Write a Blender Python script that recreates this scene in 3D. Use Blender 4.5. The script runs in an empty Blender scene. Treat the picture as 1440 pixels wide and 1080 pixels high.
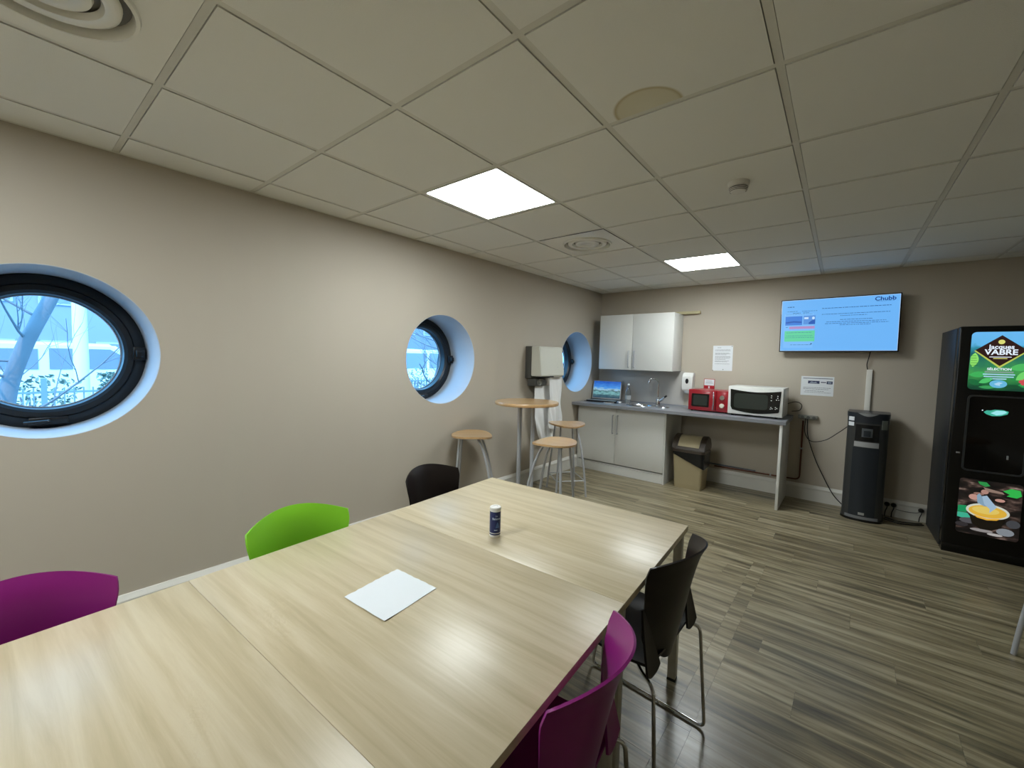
import bpy, bmesh, math, random
from mathutils import Vector, Matrix
random.seed(7)
S = bpy.context.scene
COL = S.collection
PI = math.pi

# ------------------------------------------------------------------ camera
CAM = Vector((2.88162, -5.47107, 1.45194))
yaw, pit, rol = -.691858, -.0614601, .0249264
fw = Vector((math.sin(yaw)*math.cos(pit), math.cos(yaw)*math.cos(pit), math.sin(pit)))
ri = Vector((math.cos(yaw), -math.sin(yaw), 0)); up = ri.cross(fw)
r2 = ri*math.cos(rol)+up*math.sin(rol); u2 = -ri*math.sin(rol)+up*math.cos(rol)
cd = bpy.data.cameras.new('camera'); cam = bpy.data.objects.new('camera', cd); COL.objects.link(cam)
cam.matrix_world = Matrix(((r2.x, u2.x, -fw.x, CAM.x), (r2.y, u2.y, -fw.y, CAM.y), (r2.z, u2.z, -fw.z, CAM.z), (0, 0, 0, 1)))
cd.sensor_width = 36; cd.lens = 581.751/1440*36; cd.clip_start = .02; cd.clip_end = 300
S.camera = cam

# ------------------------------------------------------------------ world, exposure
H = 2.42
PANEL = 35.0          # ceiling light panels
SKY = 6.2
S.view_settings.view_transform = 'Standard'; S.view_settings.look = 'None'
S.view_settings.gamma = 1; S.view_settings.use_curve_mapping = False
S.view_settings.exposure = 0.0
w = bpy.data.worlds.new('sky'); S.world = w; w.use_nodes = True
nt = w.node_tree; bg = nt.nodes['Background']
bg.inputs[0].default_value = (.17, .53, 1.0, 1); bg.inputs[1].default_value = SKY

sd = bpy.data.lights.new('sun', 'SUN'); sd.energy = 1.9; sd.angle = .02; sd.color = (1, .92, .88)
sun = bpy.data.objects.new('sun', sd); COL.objects.link(sun)
sun.rotation_euler = Vector((-.62, .45, -.75)).to_track_quat('-Z', 'Y').to_euler()

# ------------------------------------------------------------------ helpers
def hexc(h):
    h = h.lstrip('#'); c = [int(h[i:i+2], 16)/255 for i in (0, 2, 4)]
    return tuple((x/12.92 if x <= .04045 else ((x+.055)/1.055)**2.4) for x in c)+(1,)
MC = {}
def mat(name, col, rough=.5, metal=0, emit=0, bump=0, bscale=200, spec=.5, trans=0, coat=0, alpha=1, ior=1.45, vary=0):
    if name in MC: return MC[name]
    m = bpy.data.materials.new(name); m.use_nodes = True; n = m.node_tree; b = n.nodes['Principled BSDF']
    c = hexc(col) if isinstance(col, str) else tuple(col)+((1,) if len(col) == 3 else ())
    b.inputs['Base Color'].default_value = c; b.inputs['Roughness'].default_value = rough
    b.inputs['Metallic'].default_value = metal; b.inputs['Specular IOR Level'].default_value = spec
    b.inputs['Transmission Weight'].default_value = trans; b.inputs['IOR'].default_value = ior
    b.inputs['Coat Weight'].default_value = coat; b.inputs['Alpha'].default_value = alpha
    if emit:
        b.inputs['Emission Color'].default_value = c; b.inputs['Emission Strength'].default_value = emit
    tc = n.nodes.new('ShaderNodeTexCoord')
    if bump or vary:
        no = n.nodes.new('ShaderNodeTexNoise'); no.inputs['Scale'].default_value = bscale; no.inputs['Detail'].default_value = 3
        n.links.new(tc.outputs['Object'], no.inputs['Vector'])
    if bump:
        bp = n.nodes.new('ShaderNodeBump'); bp.inputs['Strength'].default_value = bump; bp.inputs['Distance'].default_value = .002
        n.links.new(no.outputs['Fac'], bp.inputs['Height']); n.links.new(bp.outputs['Normal'], b.inputs['Normal'])
    if vary:
        n2 = n.nodes.new('ShaderNodeTexNoise'); n2.inputs['Scale'].default_value = 3; n2.inputs['Detail'].default_value = 5
        n.links.new(tc.outputs['Object'], n2.inputs['Vector'])
        mx = n.nodes.new('ShaderNodeMix'); mx.data_type = 'RGBA'
        mx.inputs[6].default_value = tuple(x*(1-vary) for x in c[:3])+(1,); mx.inputs[7].default_value = tuple(min(1, x*(1+vary)) for x in c[:3])+(1,)
        n.links.new(n2.outputs['Fac'], mx.inputs[0]); n.links.new(mx.outputs[2], b.inputs['Base Color'])
    MC[name] = m; return m
def ramp(n, stops):
    r = n.nodes.new('ShaderNodeValToRGB'); e = r.color_ramp.elements
    e[0].position, e[0].color = stops[0][0], hexc(stops[0][1]); e[1].position, e[1].color = stops[-1][0], hexc(stops[-1][1])
    for p, c in stops[1:-1]:
        q = e.new(p); q.color = hexc(c)
    return r
def wood(name, stops, scale, stretch, rough, coat=0, random_offset=False, bump=.15, detail=6, axis=0, randval=0):
    m = bpy.data.materials.new(name); m.use_nodes = True; n = m.node_tree; b = n.nodes['Principled BSDF']
    b.inputs['Roughness'].default_value = rough; b.inputs['Coat Weight'].default_value = coat; b.inputs['Coat Roughness'].default_value = .15
    tc = n.nodes.new('ShaderNodeTexCoord'); src = tc.outputs['Object']
    oi = n.nodes.new('ShaderNodeObjectInfo')
    if random_offset:
        v = n.nodes.new('ShaderNodeVectorMath'); v.operation = 'SCALE'; v.inputs[3].default_value = 1
        cx = n.nodes.new('ShaderNodeCombineXYZ')
        for i, k in enumerate((37., 91., 13.)):
            mm = n.nodes.new('ShaderNodeMath'); mm.operation = 'MULTIPLY'; mm.inputs[1].default_value = k
            n.links.new(oi.outputs['Random'], mm.inputs[0]); n.links.new(mm.outputs[0], cx.inputs[i])
        ad = n.nodes.new('ShaderNodeVectorMath'); n.links.new(src, ad.inputs[0]); n.links.new(cx.outputs[0], ad.inputs[1]); src = ad.outputs[0]
    mp = n.nodes.new('ShaderNodeMapping'); sc = [scale]*3; sc[axis] = scale/stretch; mp.inputs['Scale'].default_value = sc
    n.links.new(src, mp.inputs['Vector'])
    a = n.nodes.new('ShaderNodeTexNoise'); a.inputs['Scale'].default_value = 1; a.inputs['Detail'].default_value = detail; a.inputs['Roughness'].default_value = .62; a.inputs['Distortion'].default_value = .4
    n.links.new(mp.outputs[0], a.inputs['Vector'])
    f = a.outputs['Fac']
    if randval:
        m2 = n.nodes.new('ShaderNodeMath'); m2.operation = 'MULTIPLY_ADD'; m2.inputs[1].default_value = randval
        n.links.new(oi.outputs['Random'], m2.inputs[0]); n.links.new(f, m2.inputs[2])
        m3 = n.nodes.new('ShaderNodeMath'); m3.operation = 'SUBTRACT'; m3.inputs[1].default_value = randval/2
        n.links.new(m2.outputs[0], m3.inputs[0]); f = m3.outputs[0]
    r = ramp(n, stops); n.links.new(f, r.inputs[0]); n.links.new(r.outputs[0], b.inputs['Base Color'])
    if bump:
        bp = n.nodes.new('ShaderNodeBump'); bp.inputs['Strength'].default_value = bump; bp.inputs['Distance'].default_value = .001
        n.links.new(a.outputs['Fac'], bp.inputs['Height']); n.links.new(bp.outputs['Normal'], b.inputs['Normal'])
    MC[name] = m; return m

def obj(name, bm, m, parent=None, loc=(0, 0, 0), rot=(0, 0, 0), smooth=30, kind=None):
    me = bpy.data.meshes.new(name)
    bmesh.ops.recalc_face_normals(bm, faces=bm.faces)
    bm.to_mesh(me); bm.free()
    if smooth:
        for p in me.polygons: p.use_smooth = True
        me.set_sharp_from_angle(angle=math.radians(smooth))
    for x in (m if isinstance(m, (list, tuple)) else [m]): me.materials.append(x)
    o = bpy.data.objects.new(name, me); COL.objects.link(o)
    o.location = loc; o.rotation_euler = rot
    if parent: o.parent = parent
    if kind: o['kind'] = kind
    return o
def thing(name, label, cat, loc=(0, 0, 0), rz=0, group=None, kind=None):
    o = bpy.data.objects.new(name, None); COL.objects.link(o); o.empty_display_size = .05
    o.location = loc; o.rotation_euler = (0, 0, rz)
    if label: o['label'] = label
    if cat: o['category'] = cat
    if group: o['group'] = group
    if kind: o['kind'] = kind
    return o
def tag(o, label, cat, group=None):
    o['label'] = label; o['category'] = cat
    if group: o['group'] = group
    return o
def BM(): return bmesh.new()
def box(bm, x0, x1, y0, y1, z0, z1, bev=0, seg=2, mi=0):
    vs = [bm.verts.new(p) for p in ((x0, y0, z0), (x1, y0, z0), (x1, y1, z0), (x0, y1, z0), (x0, y0, z1), (x1, y0, z1), (x1, y1, z1), (x0, y1, z1))]
    fs = [bm.faces.new([vs[i] for i in f]) for f in ((0, 3, 2, 1), (4, 5, 6, 7), (0, 1, 5, 4), (1, 2, 6, 5), (2, 3, 7, 6), (3, 0, 4, 7))]
    for f in fs: f.material_index = mi
    if bev:
        es = list({e for f in fs for e in f.edges})
        bmesh.ops.bevel(bm, geom=es, offset=bev, segments=seg, affect='EDGES', profile=.5)
    return vs
def B(x0, x1, y0, y1, z0, z1, bev=0, seg=2):
    bm = BM(); box(bm, x0, x1, y0, y1, z0, z1, bev, seg); return bm
def prism(bm, pts, h0, h1, axis='z'):
    """extrude a 2D outline; axis z: (x,y); y: (x,z); x: (y,z)"""
    def P(a, b, h): return {'z': (a, b, h), 'y': (a, h, b), 'x': (h, a, b)}[axis]
    A = [bm.verts.new(P(a, b, h0)) for a, b in pts]; C = [bm.verts.new(P(a, b, h1)) for a, b in pts]
    bm.faces.new(A); bm.faces.new(C[::-1]); k = len(pts)
    for i in range(k): bm.faces.new((A[i], C[i], C[(i+1) % k], A[(i+1) % k]))
def rrect(x0, x1, y0, y1, r, n=5):
    o = []
    for cx, cy, a0 in ((x1-r, y1-r, 0), (x0+r, y1-r, 90), (x0+r, y0+r, 180), (x1-r, y0+r, 270)):
        for k in range(n+1):
            a = math.radians(a0+90*k/n); o.append((cx+r*math.cos(a), cy+r*math.sin(a)))
    return o
def ell(cx, cy, rx, ry, n=32, a0=0, a1=360):
    full = a1-a0 >= 360
    return [(cx+rx*math.cos(math.radians(a0+(a1-a0)*k/(n if full else n-1))), cy+ry*math.sin(math.radians(a0+(a1-a0)*k/(n if full else n-1)))) for k in range(n)]
def tube(bm, pts, r, n=10, caps=True, flat=1):
    pts = [Vector(p) for p in pts]; rings = []; prev = None
    for i, p in enumerate(pts):
        t = (pts[min(i+1, len(pts)-1)]-pts[max(i-1, 0)]).normalized()
        if prev is None:
            a = Vector((0, 0, 1)) if abs(t.z) < .9 else Vector((1, 0, 0)); nrm = t.cross(a).normalized()
        else:
            nrm = (prev-t*prev.dot(t)).normalized()
        prev = nrm; bn = t.cross(nrm)
        rr = r[i] if isinstance(r, (list, tuple)) else r
        rings.append([bm.verts.new(p+nrm*rr*math.cos(2*PI*k/n)+bn*rr*flat*math.sin(2*PI*k/n)) for k in range(n)])
    for a, b in zip(rings, rings[1:]):
        for k in range(n): bm.faces.new((a[k], a[(k+1) % n], b[(k+1) % n], b[k]))
    if caps: bm.faces.new(rings[0][::-1]); bm.faces.new(rings[-1])
def fillet(pts, r, n=5):
    pts = [Vector(p) for p in pts]; out = [pts[0]]
    for a, b, c in zip(pts, pts[1:], pts[2:]):
        d = min(r, (a-b).length*.48, (c-b).length*.48); p = b+(a-b).normalized()*d; q = b+(c-b).normalized()*d
        for k in range(n+1):
            t = k/n; out.append(p*(1-t)**2+b*2*t*(1-t)+q*t*t)
    out.append(pts[-1]); return out
def bez(p0, p1, p2, p3, n=14):
    p0, p1, p2, p3 = map(Vector, (p0, p1, p2, p3))
    return [p0*(1-t)**3+p1*3*t*(1-t)**2+p2*3*t*t*(1-t)+p3*t**3 for t in [k/n for k in range(n+1)]]
def spline(pts, n=8):
    P = [Vector(p) for p in pts]; P = [P[0]*2-P[1]]+P+[P[-1]*2-P[-2]]; o = []
    for i in range(1, len(P)-2):
        for k in range(n):
            t = k/n; a, b, c, d = P[i-1:i+3]
            o.append(.5*((2*b)+(c-a)*t+(2*a-5*b+4*c-d)*t*t+(3*b-a-3*c+d)*t**3))
    o.append(P[-2]); return o
def lathe(bm, prof, n=32, c=(0, 0, 0), axis='z'):
    rings = []
    for r, h in prof:
        if r < 1e-6: rings.append([bm.verts.new((c[0], c[1], c[2]+h) if axis == 'z' else ((c[0]+h, c[1], c[2]) if axis == 'x' else (c[0], c[1]+h, c[2])))])
        else:
            R = []
            for k in range(n):
                a, b = r*math.cos(2*PI*k/n), r*math.sin(2*PI*k/n)
                R.append(bm.verts.new((c[0]+a, c[1]+b, c[2]+h) if axis == 'z' else ((c[0]+h, c[1]+a, c[2]+b) if axis == 'x' else (c[0]+a, c[1]+h, c[2]+b))))
            rings.append(R)
    for a, b in zip(rings, rings[1:]):
        if len(a) == 1 and len(b) == 1: continue
        for k in range(n):
            if len(a) == 1: bm.faces.new((a[0], b[(k+1) % n], b[k]))
            elif len(b) == 1: bm.faces.new((a[k], a[(k+1) % n], b[0]))
            else: bm.faces.new((a[k], a[(k+1) % n], b[(k+1) % n], b[k]))
def cyl(bm, p0, p1, r, n=16): tube(bm, [p0, p1], r, n)
def sheet(bm, f, nu, nv, th):
    """curved sheet with thickness; f(u,v)->Vector, u,v in 0..1"""
    e = 1e-3; A = []; C = []
    for i in range(nu+1):
        ra = []; rc = []
        for j in range(nv+1):
            u, v = i/nu, j/nv; p = f(u, v)
            du = f(min(1, u+e), v)-f(max(0, u-e), v); dv = f(u, min(1, v+e))-f(u, max(0, v-e))
            nn = du.cross(dv); nn = nn.normalized() if nn.length > 1e-12 else Vector((1, 0, 0))
            ra.append(bm.verts.new(p+nn*th/2)); rc.append(bm.verts.new(p-nn*th/2))
        A.append(ra); C.append(rc)
    for i in range(nu):
        for j in range(nv):
            bm.faces.new((A[i][j], A[i+1][j], A[i+1][j+1], A[i][j+1])); bm.faces.new((C[i][j], C[i][j+1], C[i+1][j+1], C[i+1][j]))
    for i in range(nu):
        bm.faces.new((A[i][0], C[i][0], C[i+1][0], A[i+1][0])); bm.faces.new((A[i][nv], A[i+1][nv], C[i+1][nv], C[i][nv]))
    for j in range(nv):
        bm.faces.new((A[0][j], A[0][j+1], C[0][j+1], C[0][j])); bm.faces.new((A[nu][j], C[nu][j], C[nu][j+1], A[nu][j+1]))
def text(name, s, size, m, parent, loc, rot, off=0, ext=.0006, align='CENTER', sx=1):
    c = bpy.data.curves.new(name, 'FONT'); c.body = s; c.size = size; c.extrude = ext; c.offset = off; c.align_x = align; c.align_y = 'CENTER'; c.resolution_u = 3
    t = bpy.data.objects.new('tmp', c); COL.objects.link(t)
    dg = bpy.context.evaluated_depsgraph_get(); me = bpy.data.meshes.new_from_object(t.evaluated_get(dg))
    bpy.data.objects.remove(t); me.name = name; me.materials.clear(); me.materials.append(m)
    o = bpy.data.objects.new(name, me); COL.objects.link(o); o.parent = parent; o.location = loc; o.rotation_euler = rot; o.scale = (sx, 1, 1)
    return o
def dup(root, loc=None, rz=None, label=None):
    r = root.copy(); COL.objects.link(r)
    if loc is not None: r.location = loc
    if rz is not None: r.rotation_euler = (0, 0, rz)
    if label: r['label'] = label
    for ch in list(root.children):
        c = ch.copy(); COL.objects.link(c); c.parent = r
        for g in list(ch.children):
            d = g.copy(); COL.objects.link(d); d.parent = c
    return r

# ------------------------------------------------------------------ materials
M_wall = mat('wall_paint', '#b7ae9f', .75, bump=.12, bscale=350)
M_white = mat('white_paint', '#d9d7cf', .5, bump=.05, bscale=90)
M_reveal = mat('reveal_paint', '#c4cbd2', .6)
M_tile = mat('ceiling_board', '#e4e3dc', .9, bump=.35, bscale=420)
M_bar = mat('ceiling_bar', '#d2d0c6', .6)
M_black = mat('black_frame', '#15171a', .35)
M_blackp = mat('black_plastic', '#0c0c0d', .3)
M_chrome = mat('chrome', '#c9c9c9', .16, 1)
M_alu = mat('grey_metal', '#b4b6ba', .42, .35)
M_silver = mat('silver_paint', '#a9abad', .4, .4)
M_melamine = mat('white_melamine', '#d9d9d4', .35)
M_glass = mat('window_glass', '#ffffff', .0, trans=1, ior=1.02)
M_paper = mat('white_paper', '#dfe3e6', .8)
M_seam = mat('dark_gap', '#2b2722', .9)
M_top = wood('light_oak_laminate', [(.2, '#a59777'), (.45, '#b9ab8d'), (.6, '#c3b69a'), (.85, '#cec4ab')], 26, 16, .32, coat=0, bump=.02)
M_top.node_tree.nodes['Principled BSDF'].inputs['Specular IOR Level'].default_value = .38
M_ply = wood('beech_veneer', [(.2, '#a8845a'), (.5, '#c29d6e'), (.8, '#d2b284')], 22, 9, .28, coat=.4, random_offset=True, bump=.1)
M_plank = wood('vinyl_plank', [(.26, '#3e372a'), (.40, '#665d48'), (.50, '#83785d'), (.60, '#9b9076'), (.78, '#b6ab90')], 21, 15, .36, coat=.1, random_offset=True, bump=.25, detail=9, randval=.06)

# ------------------------------------------------------------------ room
RX, RY = 5.3, -8.3
# floor planks
fl = thing('floor', None, None, kind='structure')
PW, PL = .182, 1.22
obj('subfloor', B(0, RX, RY, 0, -.05, -.0035), M_seam, fl, smooth=0)
pm_cache = {}
def plank(x0, x1, y0, y1):
    g = .0004; k = (round(x1-x0, 3), round(y1-y0, 3))
    if k not in pm_cache:
        bm = BM(); box(bm, g-(x1-x0)/2, (x1-x0)/2-g, g-(y1-y0)/2, (y1-y0)/2-g, -.0035, 0)
        o = obj('plank', bm, M_plank, fl, smooth=0); pm_cache[k] = o.data
    else:
        o = bpy.data.objects.new('plank', pm_cache[k]); COL.objects.link(o); o.parent = fl
    o.location = ((x0+x1)/2, (y0+y1)/2, 0)
STRIP = (2.385, 2.462)
y = -.01; row = 0
while y > RY+.02:
    y0 = max(RY, y-PW); x = -((row*.43) % 1)*PL
    while x < RX:
        a, b = max(0, x), min(RX, x+PL)
        if b-a > .03:
            if y < -1.95 and a < STRIP[1] and b > STRIP[0]:
                if STRIP[0]-a > .03: plank(a, STRIP[0], y0, y)
                if b-STRIP[1] > .03: plank(STRIP[1], b, y0, y)
            else: plank(a, b, y0, y)
        x += PL
    y = y0; row += 1
# the narrow inlay strip of short pieces running towards the back wall
yy = -2.012
while yy > -7.8:
    plank(STRIP[0], STRIP[1], yy-.30, yy); yy -= .30

# walls
HOLE_R, WZ = .4015, 1.427
WY = (-5.364, -2.982, -.639)
def wall_with_holes():
    bm = BM()
    for X in (0, -.42):
        c = {}
        def V(a, b):
            k = (round(a, 4), round(b, 4))
            if k not in c: c[k] = bm.verts.new((X, a, b))
            return c[k]
        hs = .55; ys = [RY-.1]
        for yc in WY: ys += [yc-hs, yc+hs]
        ys.append(.1)
        zb, zt = WZ-hs, WZ+hs
        for i in range(0, len(ys)-1):
            a, b = ys[i], ys[i+1]
            if i % 2 == 0:
                bm.faces.new((V(a, zb), V(b, zb), V(b, zt), V(a, zt)))
            else:
                yc = (a+b)/2; N = 64; sq = []
                for k in range(N):
                    t = 2*PI*k/N+PI/4; cx, sx = math.cos(t), math.sin(t); mm = max(abs(cx), abs(sx))
                    sq.append((yc+hs*cx/mm, WZ+hs*sx/mm, yc+HOLE_R*cx, WZ+HOLE_R*sx))
                for k in range(N):
                    p, q = sq[k], sq[(k+1) % N]
                    bm.faces.new((V(p[0], p[1]), V(q[0], q[1]), V(q[2], q[3]), V(p[2], p[3])))
        bm.faces.new([V(ys[0], 0), V(ys[-1], 0), V(ys[-1], zb), V(ys[0], zb)])
        bm.faces.new([V(ys[0], zt), V(ys[-1], zt), V(ys[-1], H+.1), V(ys[0], H+.1)])
    return bm
obj('wall_left', wall_with_holes(), M_wall, smooth=0, kind='structure')
obj('wall_back', B(-.42, RX+.1, 0, .1, -.05, H+.1), M_wall, smooth=0, kind='structure')
obj('wall_right', B(RX, RX+.1, RY, 0, -.05, H+.1), M_wall, smooth=0, kind='structure')
obj('wall_front', B(-.42, RX+.1, RY-.1, RY, -.05, H+.1), M_wall, smooth=0, kind='structure')
# baseboards
prof = [(0, 0), (.018, 0), (.018, .125), (.024, .13), (.024, .142), (.012, .160), (.008, .168), (0, .168)]
bm = BM(); prism(bm, prof, RY, 0, 'y'); obj('baseboard_left', bm, M_white, kind='structure', smooth=25)
bm = BM(); prism(bm, [(-a, b) for a, b in prof], .018, RX, 'x'); obj('baseboard_back', bm, M_white, kind='structure', smooth=25)
bm = BM(); prism(bm, [(RX-a, b) for a, b in prof], RY, 0, 'y'); obj('baseboard_right', bm, M_white, kind='structure', smooth=25)

# ceiling grid (turned 1.17 degrees against the room)
GA = .0203758; gc, gs = math.cos(GA), math.sin(GA)
def G2(gx, gy): return (gx*gc-gy*gs-.338725, gx*gs+gy*gc-5.124674)
def clip(poly, x0, x1, y0, y1):
    def cut(P, f, g):
        o = []
        for i in range(len(P)):
            a, b = P[i], P[(i+1) % len(P)]; fa, fb = f(a), f(b)
            if fa >= 0: o.append(a)
            if fa*fb < 0:
                t = fa/(fa-fb); o.append((a[0]+(b[0]-a[0])*t, a[1]+(b[1]-a[1])*t))
        return o
    for f in (lambda p: p[0]-x0, lambda p: x1-p[0], lambda p: p[1]-y0, lambda p: y1-p[1]):
        poly = cut(poly, f, None)
        if len(poly) < 3: return []
    return poly
ce = thing('ceiling', None, None, kind='structure')
obj('ceiling_slab', B(-.05, RX, RY, 0, H+.03, H+.1), M_seam, ce, smooth=0)
LIGHTS = [(2, 2), (3, 6), (2, -2), (1, -5)]
VENTS = [(2, 4), (2, -1)]
bars = BM(); g = .6
def barpoly(a, b, c, d):
    P = clip([G2(a, c), G2(b, c), G2(b, d), G2(a, d)], .004, RX-.004, RY+.004, -.004)
    if P: prism(bars, P, H, H+.028)
for i in range(0, 11): barpoly(i*g-.012, i*g+.012, -4, 6)
for j in range(-6, 10):
    for i in range(-1, 11): barpoly(i*g+.012, (i+1)*g-.012, j*g-.012, j*g+.012)
o = obj('ceiling_bars', bars, M_bar, ce, smooth=0)
# wall angle trim
bm = BM()
box(bm, 0, .022, RY, 0, H-.002, H+.02); box(bm, 0, RX, -.022, 0, H-.002, H+.02); box(bm, RX-.022, RX, RY, 0, H-.002, H+.02)
obj('trim_1', bm, M_bar, ce, smooth=0)
tile_mesh = None
# a tile with an old round water stain beside its edge
def stain_mat():
    m = M_tile.copy(); m.name = 'stained_board'; n = m.node_tree; b = n.nodes['Principled BSDF']
    tc = n.nodes.new('ShaderNodeTexCoord'); d = n.nodes.new('ShaderNodeVectorMath'); d.operation = 'DISTANCE'
    d.inputs[1].default_value = (2.215, -3.895, H); n.links.new(tc.outputs['Object'], d.inputs[0])
    r = ramp(n, [(.0, '#d6d1bd'), (.110, '#d2ccb4'), (.122, '#b9ac88'), (.131, '#e4e3dc'), (.3, '#e4e3dc')])
    n.links.new(d.outputs['Value'], r.inputs[0]); n.links.new(r.outputs[0], b.inputs['Base Color']); return m
for j in range(-6, 10):
    for i in range(-1, 11):
        if (i, j) in LIGHTS or (i, j) in VENTS: continue
        e = .0145
        full = [G2(i*g+e, j*g+e), G2(i*g+g-e, j*g+e), G2(i*g+g-e, j*g+g-e), G2(i*g+e, j*g+g-e)]
        P = clip(full, .024, RX-.024, RY+.004, -.024)
        if not P: continue
        xs = [p[0] for p in P]; ys = [p[1] for p in P]
        if max(xs)-min(xs) < .02 or max(ys)-min(ys) < .02: continue
        bm = BM(); dz = random.uniform(-.0006, .0006)
        prism(bm, P, H-.0035+dz, H+.012)
        obj('ceiling_tile', bm, stain_mat() if (i, j) == (4, 1) else M_tile, ce, smooth=0)
# light panels
M_led = mat('led_diffuser', (.93, 1, 1.02), .5, emit=PANEL)
lab = {(2, 2): 'large square white light panel set in the ceiling, nearer of the two in view',
       (3, 6): 'smaller looking square light panel near the back wall',
       (2, -2): 'square light panel behind the viewer above the left tables', (5, -4): 'square light panel behind the viewer towards the right wall', (1, -5): 'square light panel at the far end behind the viewer'}
for (i, j) in LIGHTS:
    x, yq = G2(i*g+.3, j*g+.3)
    t = thing('ceiling_light', lab[(i, j)], 'light', (x, yq, H), GA, 'light panels in the ceiling grid')
    bm = BM(); q = .2855
    for a in ((-q, q, -q, -q+.012), (-q, q, q-.012, q), (-q, -q+.012, -q+.012, q-.012), (q-.012, q, -q+.012, q-.012)): box(bm, *a, -.003, .012)
    obj('light_frame', bm, M_white, t, smooth=0)
    obj('diffuser', B(-q+.012, q-.012, -q+.012, q-.012, .001, .01), M_led, t, smooth=0)
# round air diffusers on square plates
for (i, j), lb in zip(VENTS, ('round air vent on a square white ceiling plate between the two light panels', 'large round air vent in the ceiling corner above the nearest window')):
    x, yq = G2(i*g+.3, j*g+.3)
    t = thing('air_vent', lb, 'vent', (x, yq, H), GA, 'round ceiling air vents')
    Mv = mat('vent_paint_gloss', '#e6e4da', .25)
    bm = BM(); N = 48; q = .2855; A = []; C2 = []
    for k in range(N):
        a = 2*PI*k/N+PI/4; c_, s_ = math.cos(a), math.sin(a); mm = max(abs(c_), abs(s_))
        A.append(bm.verts.new((q*c_/mm, q*s_/mm, -.004))); C2.append(bm.verts.new((.2*c_, .2*s_, -.006)))
    for k in range(N): bm.faces.new((A[k], A[(k+1) % N], C2[(k+1) % N], C2[k]))
    obj('face_plate', bm, Mv, t)
    bm = BM(); lathe(bm, [(.2, -.006), (.197, -.016), (.188, -.018), (.182, -.006), (.180, .03)], 48); obj('outer_ring', bm, Mv, t, smooth=50)
    bm = BM(); lathe(bm, [(.160, .004), (.157, -.008), (.145, -.014), (.122, -.010), (.114, .006)], 48); obj('middle_cone', bm, Mv, t, smooth=50)
    bm = BM(); lathe(bm, [(.100, .004), (.096, -.006), (.06, -.014), (.05, -.008), (0, -.004)], 48); obj('inner_cone', bm, Mv, t, smooth=50)
    bm = BM(); lathe(bm, [(.2, .0), (.2, .016), (0, .016)], 48); obj('duct', bm, mat('duct_grey', '#77736a', .6), t)
# smoke detector
t = thing('smoke_detector', 'small round white smoke detector on a ceiling tile', 'smoke detector', (2.345, -2.975, H-.004), .3)
bm = BM(); lathe(bm, [(0, 0), (.052, 0), (.052, -.010), (.048, -.022), (0, -.022)], 32); obj('base', bm, M_white, t)
bm = BM(); lathe(bm, [(.04, -.022), (.044, -.03), (.042, -.042), (.034, -.05), (0, -.052)], 32); obj('head', bm, M_white, t)
bm = BM()
for k in range(3): lathe(bm, [(.0446-.002*k, -.028-.007*k), (.0456-.002*k, -.030-.007*k), (.0446-.002*k, -.032-.007*k)], 32)
obj('vent_slots', bm, M_blackp, t)

# ------------------------------------------------------------------ round windows
Mfr = mat('dark_window_frame', '#1b2025', .38)
for n_, yc in enumerate(WY):
    t = thing('window_%d' % (n_+1), None, None, (0, yc, WZ), 0, kind='structure')
    bm = BM(); lathe(bm, [(HOLE_R, .0015), (HOLE_R-.003, .0), (HOLE_R-.006, -.05), (HOLE_R-.008, -.36), (HOLE_R+.02, -.42)], 96, axis='x'); obj('reveal', bm, M_reveal, t, smooth=40)
    bm = BM(); lathe(bm, [(.393, -.40), (.393, -.330), (.385, -.324), (.345, -.324), (.338, -.334)], 96, axis='x'); obj('outer_frame', bm, Mfr, t, smooth=40)
    bm = BM(); lathe(bm, [(.342, -.395), (.342, -.315), (.336, -.308), (.312, -.308), (.298, -.322), (.292, -.40), (.342, -.40)], 96, axis='x'); obj('sash', bm, Mfr, t, smooth=40)
    bm = BM(); lathe(bm, [(.2925, -.380), (.288, -.380), (.288, -.385), (.2925, -.385)], 96, axis='x'); obj('glazing_bead', bm, M_alu, t, smooth=40)
    bm = BM(); lathe(bm, [(0, -.388), (.291, -.388)], 64, axis='x'); obj('glass', bm, M_glass, t)
    # side catch and the lever under the sash
    bm = BM(); box(bm, -.323, -.290, .332, .386, -.038, .038, .005); box(bm, -.291, -.268, .342, .378, -.020, .020, .004); obj('catch', bm, M_black, t)
    bm = BM(); box(bm, -.324, -.29, -.07, .07, -.375, -.335, .006); tube(bm, fillet([(-.29, .0, -.352), (-.262, 0, -.352), (-.258, -.085, -.355)], .01), .007, 8); obj('handle', bm, M_black, t)
    bm = BM(); box(bm, -.323, -.300, -.385, -.345, -.03, .03, .005); obj('hinge', bm, M_black, t)

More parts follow.
